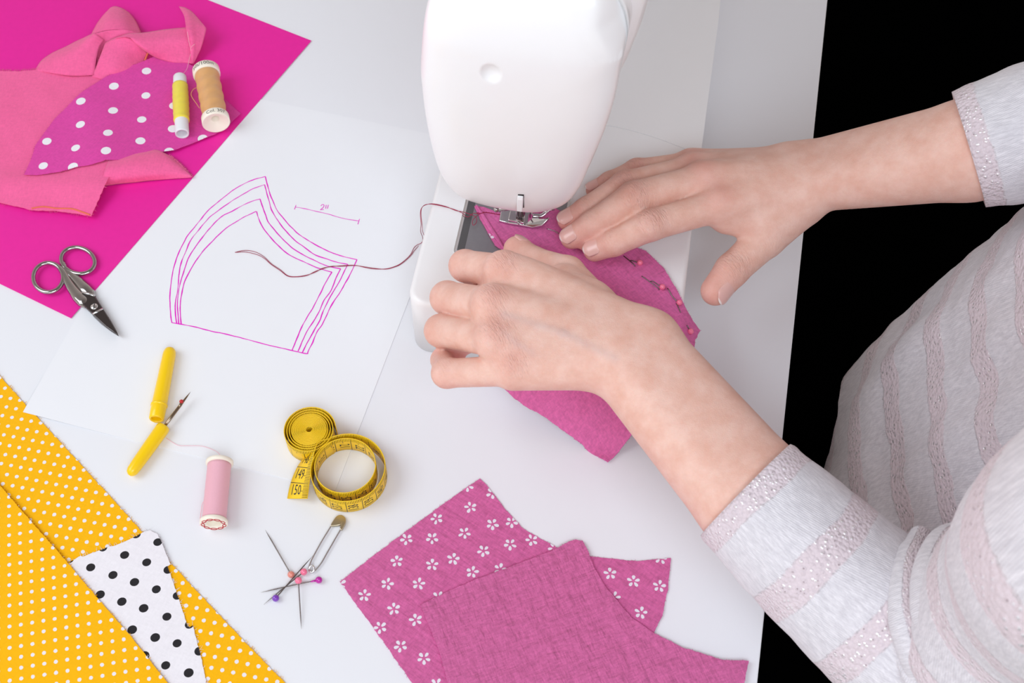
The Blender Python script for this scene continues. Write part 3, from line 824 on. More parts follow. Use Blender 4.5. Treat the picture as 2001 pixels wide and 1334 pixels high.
sk = fp_(125, 490, ZF+14)
mb = MB(); mb.tube([sk, sk+np.array([22, 3, 0])], 1.5, 12); mb.sphere(sk, 2.0, 12); mb.build('thumb_screw', M['steel'], machine)
hk = fp_(1540, 515, ZB+1.6)
mb = MB(); mb.tube([hk, hk+np.array([-6, 1, 2])], 0.7, 8); mb.build('thread_guide', M['steel'], machine)

# ------------------------------------------------------------------ the gauze piece being sewn
def hbed(x, y):
    """resting height: on the bed, over its front and right edge, down to the table"""
    d = np.array([x, y, 0])-A0; u, v = d[0]*E1[0]+d[1]*E1[1], d[0]*E2[0]+d[1]*E2[1]
    out = max(0.0, 0.5-v); outr = max(0.0, u-(WID-0.5))
    zf_ = 56.6*max(0.0, 1-(out/58.0)**1.25) if out > 0 else 56.6
    zr = 56.6-0.9*max(0, outr-0)**1.05
    return max(1.0, min(zf_, zr))
def z_sew(x, y):
    d = np.array([x, y, 0])-A0; u, v = d[0]*E1[0]+d[1]*E1[1], d[0]*E2[0]+d[1]*E2[1]
    b = hbed(x, y)
    return b+0.7+0.45*nz(x, y, 9, 21)+0.5*nz(x, y, 22, 3)+(1.0*math.sin((x*0.72-y*0.69)/3.6) if v < 10 else 0)
SEW = [(926, 402), (945, 404), (975, 415), (1030, 405), (1080, 404), (1110, 420), (1150, 440), (1210, 470), (1262, 490), (1296, 522), (1322, 565), (1338, 598), (1355, 628), (1368, 645), (1358, 664), (1357, 694), (1330, 740), (1290, 790), (1241, 840), (1222, 865), (1188, 902), (1140, 870), (1090, 832), (1040, 800), (1000, 772), (960, 735), (955, 690), (985, 640), (1010, 600), (1000, 540), (985, 490), (967, 478), (950, 448)]
fz1 = [Pf(*q, z_sew)[:2] for q in ((956, 459), (962, 463))]
shp = [disc(fz1[0], 1.3, 12, 0.7), disc(fz1[1], 1.1, 12, 1.2)]
mb = cloth(SEW, z_sew, step=2.6, thick=0.9, shapes=shp, jit=0.25, fray=0.45, fraylen=0.9)
# folded-back hem strip along the left edge, printed side showing
hem = [(926, 402), (938, 405), (960, 445), (985, 480), (1000, 500), (985, 500), (968, 480), (950, 448)]
sewn = mb.build('sewn_fabric', [M['gauze_sew'], M['petal']], label='pink gauze piece being stitched under the presser foot', cat='fabric')
mb = MB(); a = [Pf(x, y, z_sew)+np.array([0, 0, 0.9]) for x, y in ((931, 402), (945, 425), (960, 450), (975, 472), (990, 496))]
mb.tube(catmull(a, 8), [0.5+1.0*math.sin(math.pi*min(1, i/30)) for i in range(33)], 8, squash=0.4)
mb.build('hem_fold', M['gauze_sew'], sewn)
mb = MB(); a = [Pf(x, y, z_sew)+np.array([0, 0, 0.35]) for x, y in ((930, 417), (948, 415), (962, 417), (978, 420), (1000, 424))]
for k in range(len(a)-1):
    for j in range(3): 
        p, q = a[k]+(a[k+1]-a[k])*(j+0.08)/3, a[k]+(a[k+1]-a[k])*(j+0.92)/3
        mb.tube([p-np.array([0, 0, .4]), (p+q)/2+np.array([0, 0, .2]), q-np.array([0, 0, .4])], 0.3, 6)
mb.build('stitching', M['red_thread'], sewn)

# ------------------------------------------------------------------ sewing thread
def strand(mb, pts, r, n=6, seg=6): mb.tube(catmull(pts, seg), r, n)
tp = [(490,577),(540,565),(590,565),(640,578),(690,608),(740,655),(800,695),(850,735),(905,743),(980,733),(1040,712),(1090,685),(1150,675),(1220,668),(1310,665),(1380,680),(1440,690),(1520,690),(1580,675),(1630,650),(1690,595),(1725,535)]
tp2 = [(490,577),(560,574),(640,592),(690,618),(738,660),(800,702),(850,739),(905,745),(980,736),(1040,707),(1090,690),(1150,672),(1220,672),(1310,667),(1380,676),(1440,685),(1520,692),(1580,678),(1630,655),(1690,603),(1722,560)]
mb = MB()
up1 = [(830, 470, 4), (826, 452, 24), (825, 440, 50), (823, 420, 57.5), (824, 407, 58), (831, 400, 57), (845, 399, 56.6), (870, 404, 56.5), (890, 410, 56.5), (903, 416, 57), (914, 424, 57.5), (924, 417, 58.5), (934, 417, 59), (950, 415, 59)]
up2 = [(826, 470, 2), (822, 452, 22), (823, 438, 50), (821.5, 420, 57), (823, 408, 57.5), (830, 401, 56.5), (845, 398, 56.3), (870, 403, 56.4), (890, 411, 56.4), (905, 414, 57), (920, 419, 58.5), (930, 424, 59), (931, 434, 58.6), (925, 440, 58.3), (923, 433, 58.3), (929, 424, 59.2), (940, 416, 59.2)]
for tpp, upp in ((tp, up1), (tp2, up2)):
    pts = [P(320+x/3.5096, 330+y/3.5096, 0) for x, y in tpp]
    pts = [np.array([p[0], p[1], z_sheet(p[0], p[1])+0.45]) for p in pts]
    strand(mb, pts+[P(*q) for q in upp], 0.21)
mb.build('sewing_thread', M['red_thread'], label='loose dark red thread trailing from the presser foot across the sheet', cat='thread')

# ------------------------------------------------------------------ pins
def pin(mat, head, tip, label, group, r=2.1, zh=None, zt=0.6, collar=None, mid=None, base=0.0):
    root = thing('pin', label, 'pin', group)
    zh = r+base if zh is None else zh
    h, t_ = P(*head, zh), P(*tip, zt)
    mb = MB()
    if mid is None:
        n_ = 12; pts = [h+(t_-h)*i/n_ for i in range(n_+1)]
        pts = [p+np.array([0, 0, 0.3*math.sin(math.pi*i/n_)]) for i, p in enumerate(pts)]
        mb.tube(pts, [0.36 if i < n_-2 else 0.36*(n_-i)/3+0.03 for i in range(n_+1)], 8)
    else:
        pts = catmull(mid, 6); mb.tube(pts, 0.34, 8)
    mb.build('shaft', M['needle'], root)
    mb = MB(); mb.sphere(h, r, 24); mb.build('pin_head', mat, root)
    if collar:
        mb = MB(); d = unit(t_-h); mb.tube([h+d*r*0.8, h+d*(r+3.2)], [0.8, 0.4], 8); mb.build('collar', collar, root)
    seat_root(root); return root
cp = lambda x, y: (490+x/5.338, 990+y/5.338)
pin(M['salmonball'], cp(420, 705), cp(150, 240), 'loose pin with a salmon pearl head pointing to the upper left', 'loose pins')
pin(M['pinkball'], cp(553, 678), cp(135, 1020), 'loose pin with a pink head nearest the safety pin loop', 'loose pins', zt=0.5)
pin(M['pinkball'], cp(497, 768), cp(528, 1275), 'loose pin with a pink head pointing straight down the frame', 'loose pins', zh=3.4)
pin(M['magball'], cp(710, 762), cp(105, 893), 'loose pin with a magenta pearl head at the right of its cluster', 'loose pins', collar=M['magball'])
pin(M['purpball'], cp(260, 952), cp(650, 508), 'loose pin with a purple pearl head at the lower left of its cluster', 'loose pins', zt=2.6)
cm = lambda x, y: (860+x/3.51, 340+y/3.51)
def cpin(head, segs, label):
    """pin woven through the gauze: visible lengths ride on the cloth, the rest dives under"""
    h = Pf(*cm(*head), z_sew); mid = []
    for (x, y, up) in segs:
        p = Pf(*cm(x, y), z_sew); mid.append(p+np.array([0, 0, 0.75 if up else -0.9]))
    hz = h+np.array([0, 0, 1.5]); root = thing('pin', label, 'pin', 'pins through the gauze')
    mb = MB(); mb.tube(catmull([hz]+mid, 6), 0.34, 8); mb.build('shaft', M['needle'], root)
    mb = MB(); mb.sphere(hz, 1.9, 24); mb.build('pin_head', M['pinkball'], root); seat_root(root)
cpin((1370, 617), [(1345, 608, 1), (1313, 597, 1), (1306, 594, 0), (1330, 625, 0), (1334, 631, 1), (1300, 600, 1), (1258, 566, 1)], 'pink headed pin in the gauze nearest the right index finger')
cpin((1523, 783), [(1500, 768, 1), (1455, 738, 1), (1440, 745, 0), (1490, 785, 0), (1498, 790, 1), (1440, 745, 1), (1382, 704, 1)], 'pink headed pin in the gauze, second below the right index finger')
cpin((1640, 890), [(1622, 875, 1), (1590, 840, 1), (1562, 790, 1), (1570, 800, 0), (1618, 885, 0), (1622, 895, 1), (1648, 953, 1)], 'pink headed pin in the gauze beside the edge of the machine bed')
cpin((1717, 1088), [(1708, 1070, 1), (1695, 1045, 1), (1690, 1035, 0)], 'pink headed pin lowest on the gauze, near the left forearm')
root = thing('pin', 'bare pin shaft showing in the gauze just right of the presser foot', 'pin', None)
mb = MB(); a = [Pf(*cm(x, y), z_sew) for x, y in ((725, 372), (742, 380), (772, 392), (802, 404), (820, 412))]
for p, z in zip(a, (-.8, .5, .8, .5, -.8)): p[2] += z
mb.tube(catmull(a, 6), 0.34, 8); mb.build('shaft', M['steel'], root); seat_root(root)

# ------------------------------------------------------------------ safety pin
sp_ = thing('safety_pin', 'closed steel safety pin with brass cap above the loose pins', 'safety pin')
w1 = [cp(*q) for q in ((848, 185), (800, 262), (745, 352), (690, 450), (640, 545), (614, 610), (606, 648), (620, 676), (645, 680), (662, 655), (656, 625), (636, 614), (616, 628), (612, 655), (632, 678), (668, 668), (705, 628), (745, 572), (790, 492), (840, 405), (890, 318), (945, 225))]
zz = [1.2]*8+[1.6, 2.2, 2.6, 2.6, 2.2, 1.6]+[1.2]*8
mb = MB(); mb.tube(catmull([P(q[0], q[1], z) for q, z in zip(w1, zz)], 6), 0.52, 8); mb.build('wire', M['chrome'], sp_)
cap = [cp(*q) for q in ((833, 192), (868, 130), (895, 98), (925, 85), (955, 88), (982, 112), (992, 150), (975, 195), (948, 236), (930, 225), (938, 190), (945, 160), (935, 185), (862, 196))]
cw = [P(*q, 2.2)[:2] for q in cap][::-1]
ar = sum(cw[i-1][0]*cw[i][1]-cw[i][0]*cw[i-1][1] for i in range(len(cw)))
cw = [q[:2] for q in catmull([np.array([*q, 0]) for q in cw], 4, closed=True)]
mb = MB(); mb.prism(cw if ar > 0 else cw[::-1], 0.5, 2.4, 0.3, 3); mb.build('cap', M['brass'], sp_)
seat_root(sp_)

# ------------------------------------------------------------------ scissors
cs = lambda x, y: (40+x/6.355, 460+y/6.355)
sc = thing('scissors', 'small steel nail scissors lying across the magenta paper corner', 'scissors')
def ringpts(c, rx, ry, rot, z, n=48, a0=0):
    cx, cy = c; out = []
    for k in range(n):
        a = 2*math.pi*k/n; x, y = rx*math.cos(a), ry*math.sin(a)
        X, Y = cx+x*math.cos(rot)-y*math.sin(rot), cy+x*math.sin(rot)+y*math.cos(rot)
        out.append(P(*cs(X, Y), z))
    return out
ZS = 3.6
def half(ring, shank, zz, blade, nm, bz):
    mb = MB(); mb.tube(ringpts(*ring, zz), 1.55, 12, closed=True, squash=0.9)
    pts = [P(*cs(x, y), zz+dz) for x, y, dz, r in shank]; rad = [r for *_, r in shank]
    cpts = catmull(pts, 6); rr = np.interp(np.linspace(0, 1, len(cpts)), np.linspace(0, 1, len(rad)), rad)
    mb.tube(cpts, list(rr), 12, squash=0.62)
    h = mb.build('handle', M['steel'], sc)
    bw = [P(*cs(x, y), bz)[:2] for x, y in blade]
    ar = sum(bw[i-1][0]*bw[i][1]-bw[i][0]*bw[i-1][1] for i in range(len(bw)))
    mb = MB(); mb.prism(bw if ar > 0 else bw[::-1], bz-1.3, bz+0.7, 0.55, 2)
    mb.build('blade', M['blade'], sc)
half(((715, 312), 212, 160, 0.25), [(520, 330, 0, 1.7), (565, 430, 0, 2.2), (640, 500, 0, 2.6), (725, 580, 0, 3.4), (800, 660, 0, 4.3), (850, 720, -0.6, 4.4), (895, 780, -1.4, 3.0)], ZS,
     [(790, 720), (925, 745), (1010, 880), (1120, 1050), (1185, 1165), (1217, 1240), (1120, 1180), (1000, 1090), (905, 1000), (800, 850)], 'a', 1.9+1.6)
half(((345, 522), 185, 182, 0.1), [(480, 390, 0, 1.7), (530, 460, 0, 2.2), (580, 560, 0, 2.7), (650, 670, 0, 3.4), (720, 760, 0, 4.3), (785, 825, 0.0, 4.4), (835, 865, -0.4, 3.0)], ZS+0.8,
     [(772, 702), (922, 752), (1022, 905), (1122, 1062), (1190, 1180), (1217, 1240), (1060, 1135), (905, 990), (742, 830), (750, 740)], 'b', 5.6)
pv = P(*cs(915, 880), 6.3)
mb = MB(); mb.lathe(pv-np.array([0, 0.001, 3]), pv+np.array([0, 0.0, 0.5]), [(0, 2.6), (2.8, 2.6), (3.4, 2.2), (3.5, 0.01)], 24)
scr = mb.build('pivot_screw', M['chrome'], sc)
mb = MB(); mb.prism([(pv[0]-0.3, pv[1]-2), (pv[0]+0.3, pv[1]-2), (pv[0]+0.3, pv[1]+2), (pv[0]-0.3, pv[1]+2)], pv[2]+0.3, pv[2]+0.56, 0.05, 1); mb.build('screw_slot', M['dark'], scr)
mb = MB(); g1, g2 = P(*cs(893, 975), 6.4), P(*cs(1022, 908), 6.4); mb.tube([g1, (g1+g2)/2, g2], 0.8, 8, squash=0.5); mb.build('blade_shoulder', M['chrome'], sc)
mb = MB(); g1, g2, g3 = P(*cs(770, 704), 6.6), P(*cs(850, 722), 6.6), P(*cs(922, 748), 6.3); mb.tube([g1, g2, g3], 0.8, 8, squash=0.6); mb.build('blade_shoulder', M['chrome'], sc)
seat_root(sc)

# ------------------------------------------------------------------ seam ripper and its cap
cr_ = lambda x, y: (230+x/3.42, 660+y/3.42)
rp = thing('seam_ripper', 'yellow handled seam ripper with red-tipped steel fork', 'seam ripper')
a, b = P(*cr_(98, 888), 4.6), P(*cr_(310, 590), 4.6)
L = np.linalg.norm(b-a)
mb = MB(); mb.lathe(a, b, [(-3.4, 0.05), (-3.0, 1.6), (-1.8, 2.9), (0, 3.6), (6, 4.0), (L*0.6, 4.35), (L-3, 4.5), (L-0.8, 4.3), (L, 3.6), (L+0.05, 0.05)], 32); mb.build('handle', M['yplastic'], rp)
f0, f1 = P(*cr_(312, 590), 4.8), P(*cr_(487, 360), 6.5); d = f1-f0
mb = MB(); pts = [f0+d*t for t in (-0.03, 0.3, 0.6, 0.66, 0.74, 0.85, 1.0)]; mb.tube(pts, [1.15, 1.1, 1.05, 0.95, 0.75, 0.55, 0.06], 10, squash=0.7)
q0, q1 = f0+d*0.55, P(*cr_(426, 425), 6.6); mb.tube([q0, (q0+q1)/2, q1], [0.9, 0.7, 0.5], 8); mb.build('fork', simple('bronze_steel', (0.33, 0.25, 0.18, 1), 0.25, 1.0), rp)
mb = MB(); mb.sphere(q1, 1.35, 16); mb.build('ball_tip', M['redball'], rp)
seat_root(rp)
rc = thing('ripper_cap', 'open yellow plastic cap lying above the seam ripper', 'cap')
a, b = P(*cr_(347, 98), 4.6), P(*cr_(258, 545), 5.0); L = np.linalg.norm(b-a); t_ = unit(b-a)
mb = MB(); mb.lathe(a, b, [(-4.1, 0.05), (-3.8, 1.2), (-2.6, 3.0), (-0.8, 3.9), (2, 4.25), (L*0.5, 4.6), (L-11, 4.85), (L-9, 4.9), (L-0.6, 4.7), (L, 4.3), (L, 3.6), (L-1, 3.3), (L-14, 3.1), (L-14, 0.05)], 36)
mb.build('tube', M['yplastic'], rc)
mb = MB(); mb.lathe(a, b, [(L-11.5, 4.7), (L-11, 5.35), (L-9.8, 5.35), (L-9.3, 4.7)], 36); mb.build('collar_ring', M['yplastic'], rc)
seat_root(rc)

# ------------------------------------------------------------------ text meshes
def text_mesh(body, size):
    cu_ = bpy.data.curves.new('txt', 'FONT'); cu_.body = body; cu_.size = size; cu_.align_x = 'CENTER'; cu_.align_y = 'CENTER'; cu_.resolution_u = 2
    o = bpy.data.objects.new('txt', cu_); COL.objects.link(o)
    dg = bpy.context.evaluated_depsgraph_get(); me = o.evaluated_get(dg).to_mesh()
    bm = bmesh.new(); bm.from_mesh(me); bmesh.ops.triangulate(bm, faces=bm.faces)
    for _ in range(4):
        lg = [e for e in bm.edges if e.calc_length() > size*0.13]
        if not lg: break
        bmesh.ops.subdivide_edges(bm, edges=lg, cuts=1); bmesh.ops.triangulate(bm, faces=bm.faces)
    bm.verts.index_update()
    vs = [tuple(v.co) for v in bm.verts]; fs = [tuple(v.index for v in f.verts) for f in bm.faces]; bm.free()
    o.evaluated_get(dg).to_mesh_clear(); bpy.data.objects.remove(o); bpy.data.curves.remove(cu_)
    return vs, fs

# ------------------------------------------------------------------ thread spools
def wrap_text(mb, body, a, b, dist, r, ang, size, m=0, flip=False):
    """print a word round a cylinder a->b at dist along the axis"""
    t_ = unit(b-a); u = unit(np.cross(t_, [0, 0, 1])); w = np.cross(u, t_)
    vs, fs = text_mesh(body, size); out = []
    for x, y, z in vs:
        th = ang+x/r; out.append(a+t_*(dist-y)+(u*math.cos(th)+w*math.sin(th))*(r+0.06))
    mb.add(out, fs, m, smooth=False)
cq = lambda x, y: (310+x/7.02, 100+y/7.02)
zbase = 2.6
# yellow
sy = thing('thread_spool', 'slim white tube wound with yellow thread on the orchid fabric', 'spool', 'thread spools')
a, b = P(*cq(290, 345), 5.2+zbase), P(*cq(322, 1135), 5.2+zbase); L = np.linalg.norm(b-a)
mb = MB(); mb.lathe(a, b, [(0.3, 0.05), (0, 2.5), (0.2, 4.4), (1.0, 4.9), (6, 5.05), (L-1, 5.05), (L, 4.9), (L, 4.0), (L-1, 3.8), (L-22, 3.8), (L-22, 0.05)], 36); mb.build('core', M['card_white'], sy)
mb = MB(); prof = [(9.5, 5.0)]+[(9.8+i*(L-23)/24, 5.75+0.12*math.sin(i*1.7)+0.25*math.sin(math.pi*i/24)) for i in range(25)]+[(L-12.8, 5.0)]
mb.lathe(a, b, prof, 40); mb.build('thread', M['th_yellow'], sy)
seat_root(sy)
# beige
sb = thing('thread_spool', 'cream spool of beige thread marked 100m beside the yellow tube', 'spool', 'thread spools')
a, b = P(*cq(648, 255), 10.2+zbase), P(*cq(790, 985), 10.2+zbase); L = np.linalg.norm(b-a)
R_ = 10.2
mb = MB(); mb.lathe(a, b, [(-0.2, 3.0), (0, R_-0.8), (0.4, R_), (5.6, R_), (6.2, R_-0.4), (6.6, 7.5), (L-6.6, 7.5), (L-6.2, R_-0.4), (L-5.6, R_), (L-0.5, R_), (L, R_-0.5), (L-0.2, R_-1.0), (L-3.0, 5.0), (L-4.2, 3.3), (L-4.4, 2.9), (L-40, 2.7), (L-40, 0.05)], 48)
core = mb.build('core', M['cream'], sb)
mb = MB(); prof = [(6.0, 7.5)]+[(6.2+i*(L-12.4)/30, 9.0+0.28*math.sin(i*0.9)) for i in range(31)]+[(L-6.0, 7.5)]
mb.lathe(a, b, prof, 48); mb.build('thread', M['th_beige'], sb)
mb = MB(); wrap_text(mb, 'yds/100m', a, b, 2.9, R_, 1.45, 4.6); mb.build('printed_length', M['blackink'], core)
mb = MB(); wrap_text(mb, 'Col. 307', a, b, L-2.9, R_, 1.75, 4.2); mb.build('printed_color_number', M['blackink'], core)
mb = MB(); lp = [cq(*q) for q in ((520, 500), (470, 530), (445, 590), (470, 650), (520, 720), (560, 780))]
mb.tube(catmull([P(*q, 11) for q in lp], 6), 0.22, 6); mb.build('thread_end', M['th_beige'], sb)
seat_root(sb)
# pink
sk_ = thing('thread_spool', 'cream spool of pink thread with red chain print on its end', 'spool', 'thread spools')
R_ = 8.4
a, b = P(*cr_(682, 822), R_+0.6), P(*cr_(641, 1245), R_+0.6); L = np.linalg.norm(b-a)
mb = MB(); mb.lathe(a, b, [(-0.1, 4.0), (0, R_-0.5), (0.3, R_), (2.2, R_), (2.6, R_-0.5), (2.8, 6.0), (L-3.0, 6.0), (L-2.8, R_-0.5), (L-2.3, R_), (L-0.3, R_), (L, R_-0.4), (L-0.05, 4.6), (L-0.6, 4.2), (L-16, 4.0), (L-16, 0.05)], 48)
core = mb.build('core', M['cream'], sk_)
mb = MB(); mb.lathe(a, b, [(2.6, 6.0)]+[(2.8+i*(L-5.8)/20, 7.25+0.04*math.sin(i*2)) for i in range(21)]+[(L-2.8, 6.0)], 48); mb.build('thread', M['th_pink'], sk_)
t_ = unit(b-a); u_ = unit(np.cross(t_, [0, 0, 1])); w_ = np.cross(u_, t_)
mb = MB()
for k in range(9):
    an = 2*math.pi*k/9; cc = b+t_*0.06+(u_*math.cos(an)+w_*math.sin(an))*6.4
    rd, tg = u_*math.cos(an)+w_*math.sin(an), -u_*math.sin(an)+w_*math.cos(an)
    mb.tube([cc+tg*1.75*math.cos(q)+rd*1.0*math.sin(q) for q in np.linspace(0, 2*math.pi, 14, endpoint=False)], 0.25, 6, closed=True)
    a2 = an+math.pi/9; c2_ = b+t_*0.06+(u_*math.cos(a2)+w_*math.sin(a2))*6.4; tg2 = -u_*math.sin(a2)+w_*math.cos(a2)
    mb.tube([c2_-tg2*0.7, c2_+tg2*0.7], 0.3, 6)
mb.build('chain_print', M['redink'], core)
mb = MB(); th = [cr_(*q) for q in ((690, 790), (665, 762), (620, 740), (560, 722), (480, 720), (410, 718), (365, 697), (325, 670))]
mb.tube(catmull([P(q[0], q[1], 1.6 if i > 1 else 5) for i, q in enumerate(th)], 6), 0.16, 6)
mb.build('thread_end', M['pink_thread'], sk_); mb = MB()
th = [cr_(*q) for q in ((585, 1080), (565, 1110), (556, 1170), (550, 1220), (550, 1255))]
mb.tube(catmull([P(q[0], q[1], 6-1.2*i) for i, q in enumerate(th)], 6), 0.2, 6)
mb.build('loose_wrap', M['th_pink'], sk_)
seat_root(sk_)

# ------------------------------------------------------------------ tape measure
tm = thing('tape_measure', 'yellow tape measure, coiled and looped, end marked 150', 'tape measure')
TW = 14.5
ZT = TW/2+0.8
Cc = P(604, 838.6, TW+0.8)[:2]; Ri = P(674, 908.4, TW+0.8)[:2]; Ro = P(675.5, 915, TW+0.8)[:2]
path = []      # (x, y, z centre, lean) ; lean 0 = strip upright, 90 = lying flat
for k in range(0, 360*18, 9):       # tight core then loose turns, counter-clockwise outwards
    tt_ = k/(360*18)
    r = 1.9+9.0*min(1, tt_/0.80)+(5.6*max(0, (tt_-0.80)/0.20)**1.15)
    path.append((Cc[0]+r*math.cos(math.radians(-k+0)), Cc[1]+r*math.sin(math.radians(-k+0)), ZT, 0))
coil = path
# the loose loop: one inner turn widening into an outer turn, then the tail
loop = []
for k in range(120, 120+720+1, 6):
    f = (k-120)/720; sm_ = f*f*(3-2*f)
    r = 18.6+(24.2-18.6)*min(1, max(0, (f-0.35)/0.5)); c = Ri*(1-sm_)+Ro*sm_
    loop.append((c[0]+r*math.cos(math.radians(k)), c[1]+r*math.sin(math.radians(k)), ZT, 0))
tail = [(622, 871, 10.0, 10), (609, 884, 10.5, 28), (599, 903, 9.5, 46), (591, 926, 7.5, 58), (585, 950, 5.2, 65), (581, 974, 3.4, 68)]
tl = []
for x, y, z, lean in tail:
    p = P(x, y, z); tl.append(np.array([p[0], p[1], z, lean]))
lp_end = np.array(loop[-1])
tl = catmull([np.array(loop[-4]), lp_end]+tl, 8)[8:]
def strip(mb, pts, m, end_cm, text_every=None, tmat=1, inner_start=None):
    pts = [np.array(p, float) for p in pts]; N_ = len(pts)
    ctr = np.array([p[:3] for p in pts]); sl = np.concatenate([[0], np.cumsum(np.linalg.norm(np.diff(ctr, axis=0), axis=1))])
    tan = np.array([unit(ctr[min(i+1, N_-1)]-ctr[max(i-1, 0)]) for i in range(N_)])
    wd, nrm = [], []
    for i in range(N_):
        t_ = tan[i]; sd = unit(np.cross(t_, [0, 0, 1])); up = unit(np.cross(sd, t_))   # sd points right of travel = outwards for ccw
        a = math.radians(pts[i][3]); wv = up*math.cos(a)-sd*math.sin(a); no = sd*math.cos(a)+up*math.sin(a)
        wd.append(wv); nrm.append(no)
    rowsO, uvO = [], []
    for i in range(N_):
        c = ctr[i]; wv, no = wd[i], nrm[i]
        row = [c-wv*TW/2+no*0.22, c-wv*TW*0.17+no*0.22, c+wv*TW*0.17+no*0.22, c+wv*TW/2+no*0.22, c+wv*TW/2-no*0.22, c+wv*TW*0.17-no*0.22, c-wv*TW*0.17-no*0.22, c-wv*TW/2-no*0.22]
        rowsO.append(row); u = end_cm-0.03-(sl[-1]-sl[i])/10
        uvO += [(u, v) for v in (0, .33, .67, 1, 1, .67, .33, 0)]
    mb.grid(rowsO, m, closed_u=True, uvs=uvO)
    for i in (0, N_-1):
        o = len(mb.v)-N_*8+i*8; mb.f.append(tuple(range(o, o+8))); mb.m.append(m); mb.sm.append(False)
    if text_every:
        smax = sl[-1]
        for cmv in range(int(end_cm), int(end_cm-smax/10)+1, -1):
            for side in (1, -1):
                s0 = smax-(end_cm-cmv)*10-5.2
                if s0 < 4: continue
                num = cmv if side > 0 else max(1, 152-cmv)
                if side < 0 and s0 > smax-60: continue
                vs, fs = text_mesh(str(num), 6.4); out = []
                for x, y, z in vs:
                    s_ = s0-y*1.42; v_ = x*0.80*side-1.9
                    i = int(np.clip(np.searchsorted(sl, s_)-1, 0, N_-2)); f = (s_-sl[i])/(sl[i+1]-sl[i]+1e-9)
                    c = ctr[i]*(1-f)+ctr[i+1]*f; wv = unit(wd[i]*(1-f)+wd[i+1]*f); no = unit(nrm[i]*(1-f)+nrm[i+1]*f)
                    out.append(c+wv*v_+no*(0.30 if side > 0 else -0.30))
                mb.add(out, fs, tmat, smooth=False)
mb = MB(); strip(mb, coil, 0, 40); 
mb.build('coil', [M['tape'], M['tape_text']], tm)
mb = MB(); strip(mb, loop[:-1]+list(tl), 0, 150, True)
mb.build('loose_end', [M['tape'], M['tape_text']], tm)
seat_root(tm)

# ------------------------------------------------------------------ scraps on the magenta paper
c0 = lambda x, y: (x/3.1016, y/3.1016)
def z_s1(x, y):
    p = P(205, 345, 4)[:2]; d = math.hypot(x-p[0], y-p[1])
    ln = P(60, 360, 4)[:2]; r1 = math.exp(-((y-ln[1]+0.12*(x-ln[0]))/10)**2)
    return 2.7+6.5*math.exp(-(d/34)**2)+2.2*r1+0.9*nz(x, y, 22, 8)+0.6*nz(x, y, 50, 2)+1.3*abs(nz(x*0.8+y*0.6, (y*0.8-x*0.6)*0.25, 20, 12))
S1 = [(-50, 140), (0, 139), (40, 139), (72, 136), (110, 143), (150, 149), (210, 146), (270, 150), (290, 220), (240, 300), (217, 313), (217, 322), (214, 345), (200, 372), (188, 400), (178, 422), (150, 417), (110, 412), (62, 410), (0, 396), (-50, 386)]
top_e = P(100, 150, 3)[1]-6
mb = cloth(S1, z_s1, step=3.5, thick=0.5, jit=0.3, fray=3.2, fraylen=2.6, bstep=1.6, frays=lambda p: p[1] > top_e or random.random() < 0.15)
s1 = mb.build('fabric_scrap', M['coral'], label='large flat coral pink linen scrap with frayed top edge', cat='fabric', group='coral linen scraps')
mb = MB(); ol = [(62, 407), (85, 404), (110, 407), (140, 408), (160, 414), (176, 420)]
mb.tube(catmull([Pf(x, y, z_s1)+np.array([0, 0, .2]) for x, y in ol], 6), 0.7, 6, squash=0.5); mb.build('overlock_edge', M['overlock'], s1)
def patch(mb, rows, nu=7, nv=7, m=0, wr=0.35, seed=0):
    """smooth surface through rows of (px, py, z)"""
    R3 = [[P(*q) for q in r] for r in rows]
    R3 = [catmull(r, nu) for r in R3]
    cols = [catmull([r[j] for r in R3], nv) for j in range(len(R3[0]))]
    grid_ = [[cols[j][i] for j in range(len(cols))] for i in range(len(cols[0]))]
    for r in grid_:
        for p in r: p[2] += wr*nz(p[0], p[1], 9, seed)
    mb.grid(grid_, m)
tw = MB()
patch(tw, [[(68, 137, 2.6), (100, 143, 4), (140, 148, 5), (184, 147, 4)], [(88, 112, 3), (118, 112, 8), (150, 110, 11), (188, 118, 9)], [(130, 90, 2.6), (150, 88, 10), (170, 84, 15), (194, 92, 12)], [(178, 67, 4), (181, 66, 12), (186, 66, 18), (204, 78, 13)]], seed=1)
patch(tw, [[(178, 68, 6), (205, 60, 16), (240, 58, 17), (277, 67, 8)], [(190, 45, 5), (210, 42, 16), (240, 42, 16), (272, 56, 7)], [(204, 28, 4), (215, 24, 13), (240, 28, 13), (264, 40, 5)], [(216, 15, 4), (225, 12.5, 9), (238, 16, 9), (252, 25, 5)]], seed=2)
patch(tw, [[(183, 66, 18), (210, 60, 18), (245, 58, 18), (280, 67, 12)], [(186, 92, 11), (208, 78, 12), (236, 68, 16), (276, 72, 12)], [(190, 120, 6), (200, 98, 7), (218, 82, 10), (240, 74, 15)], [(182, 147, 3), (190, 126, 4), (203, 92, 6), (226, 76, 9)]], seed=3)
patch(tw, [[(206, 83, 13), (225, 74, 17), (245, 71, 19), (268, 84, 15), (288, 104, 6)], [(196, 110, 11), (222, 104, 13), (245, 102, 12), (265, 108, 8), (284, 114, 3.5)], [(186, 136, 6), (215, 135, 9), (240, 132, 8), (262, 130, 5), (281, 122, 2.8)], [(180, 150, 3), (205, 156, 3.2), (235, 150, 3.2), (262, 138, 3), (279, 128, 2.6)]], seed=4)
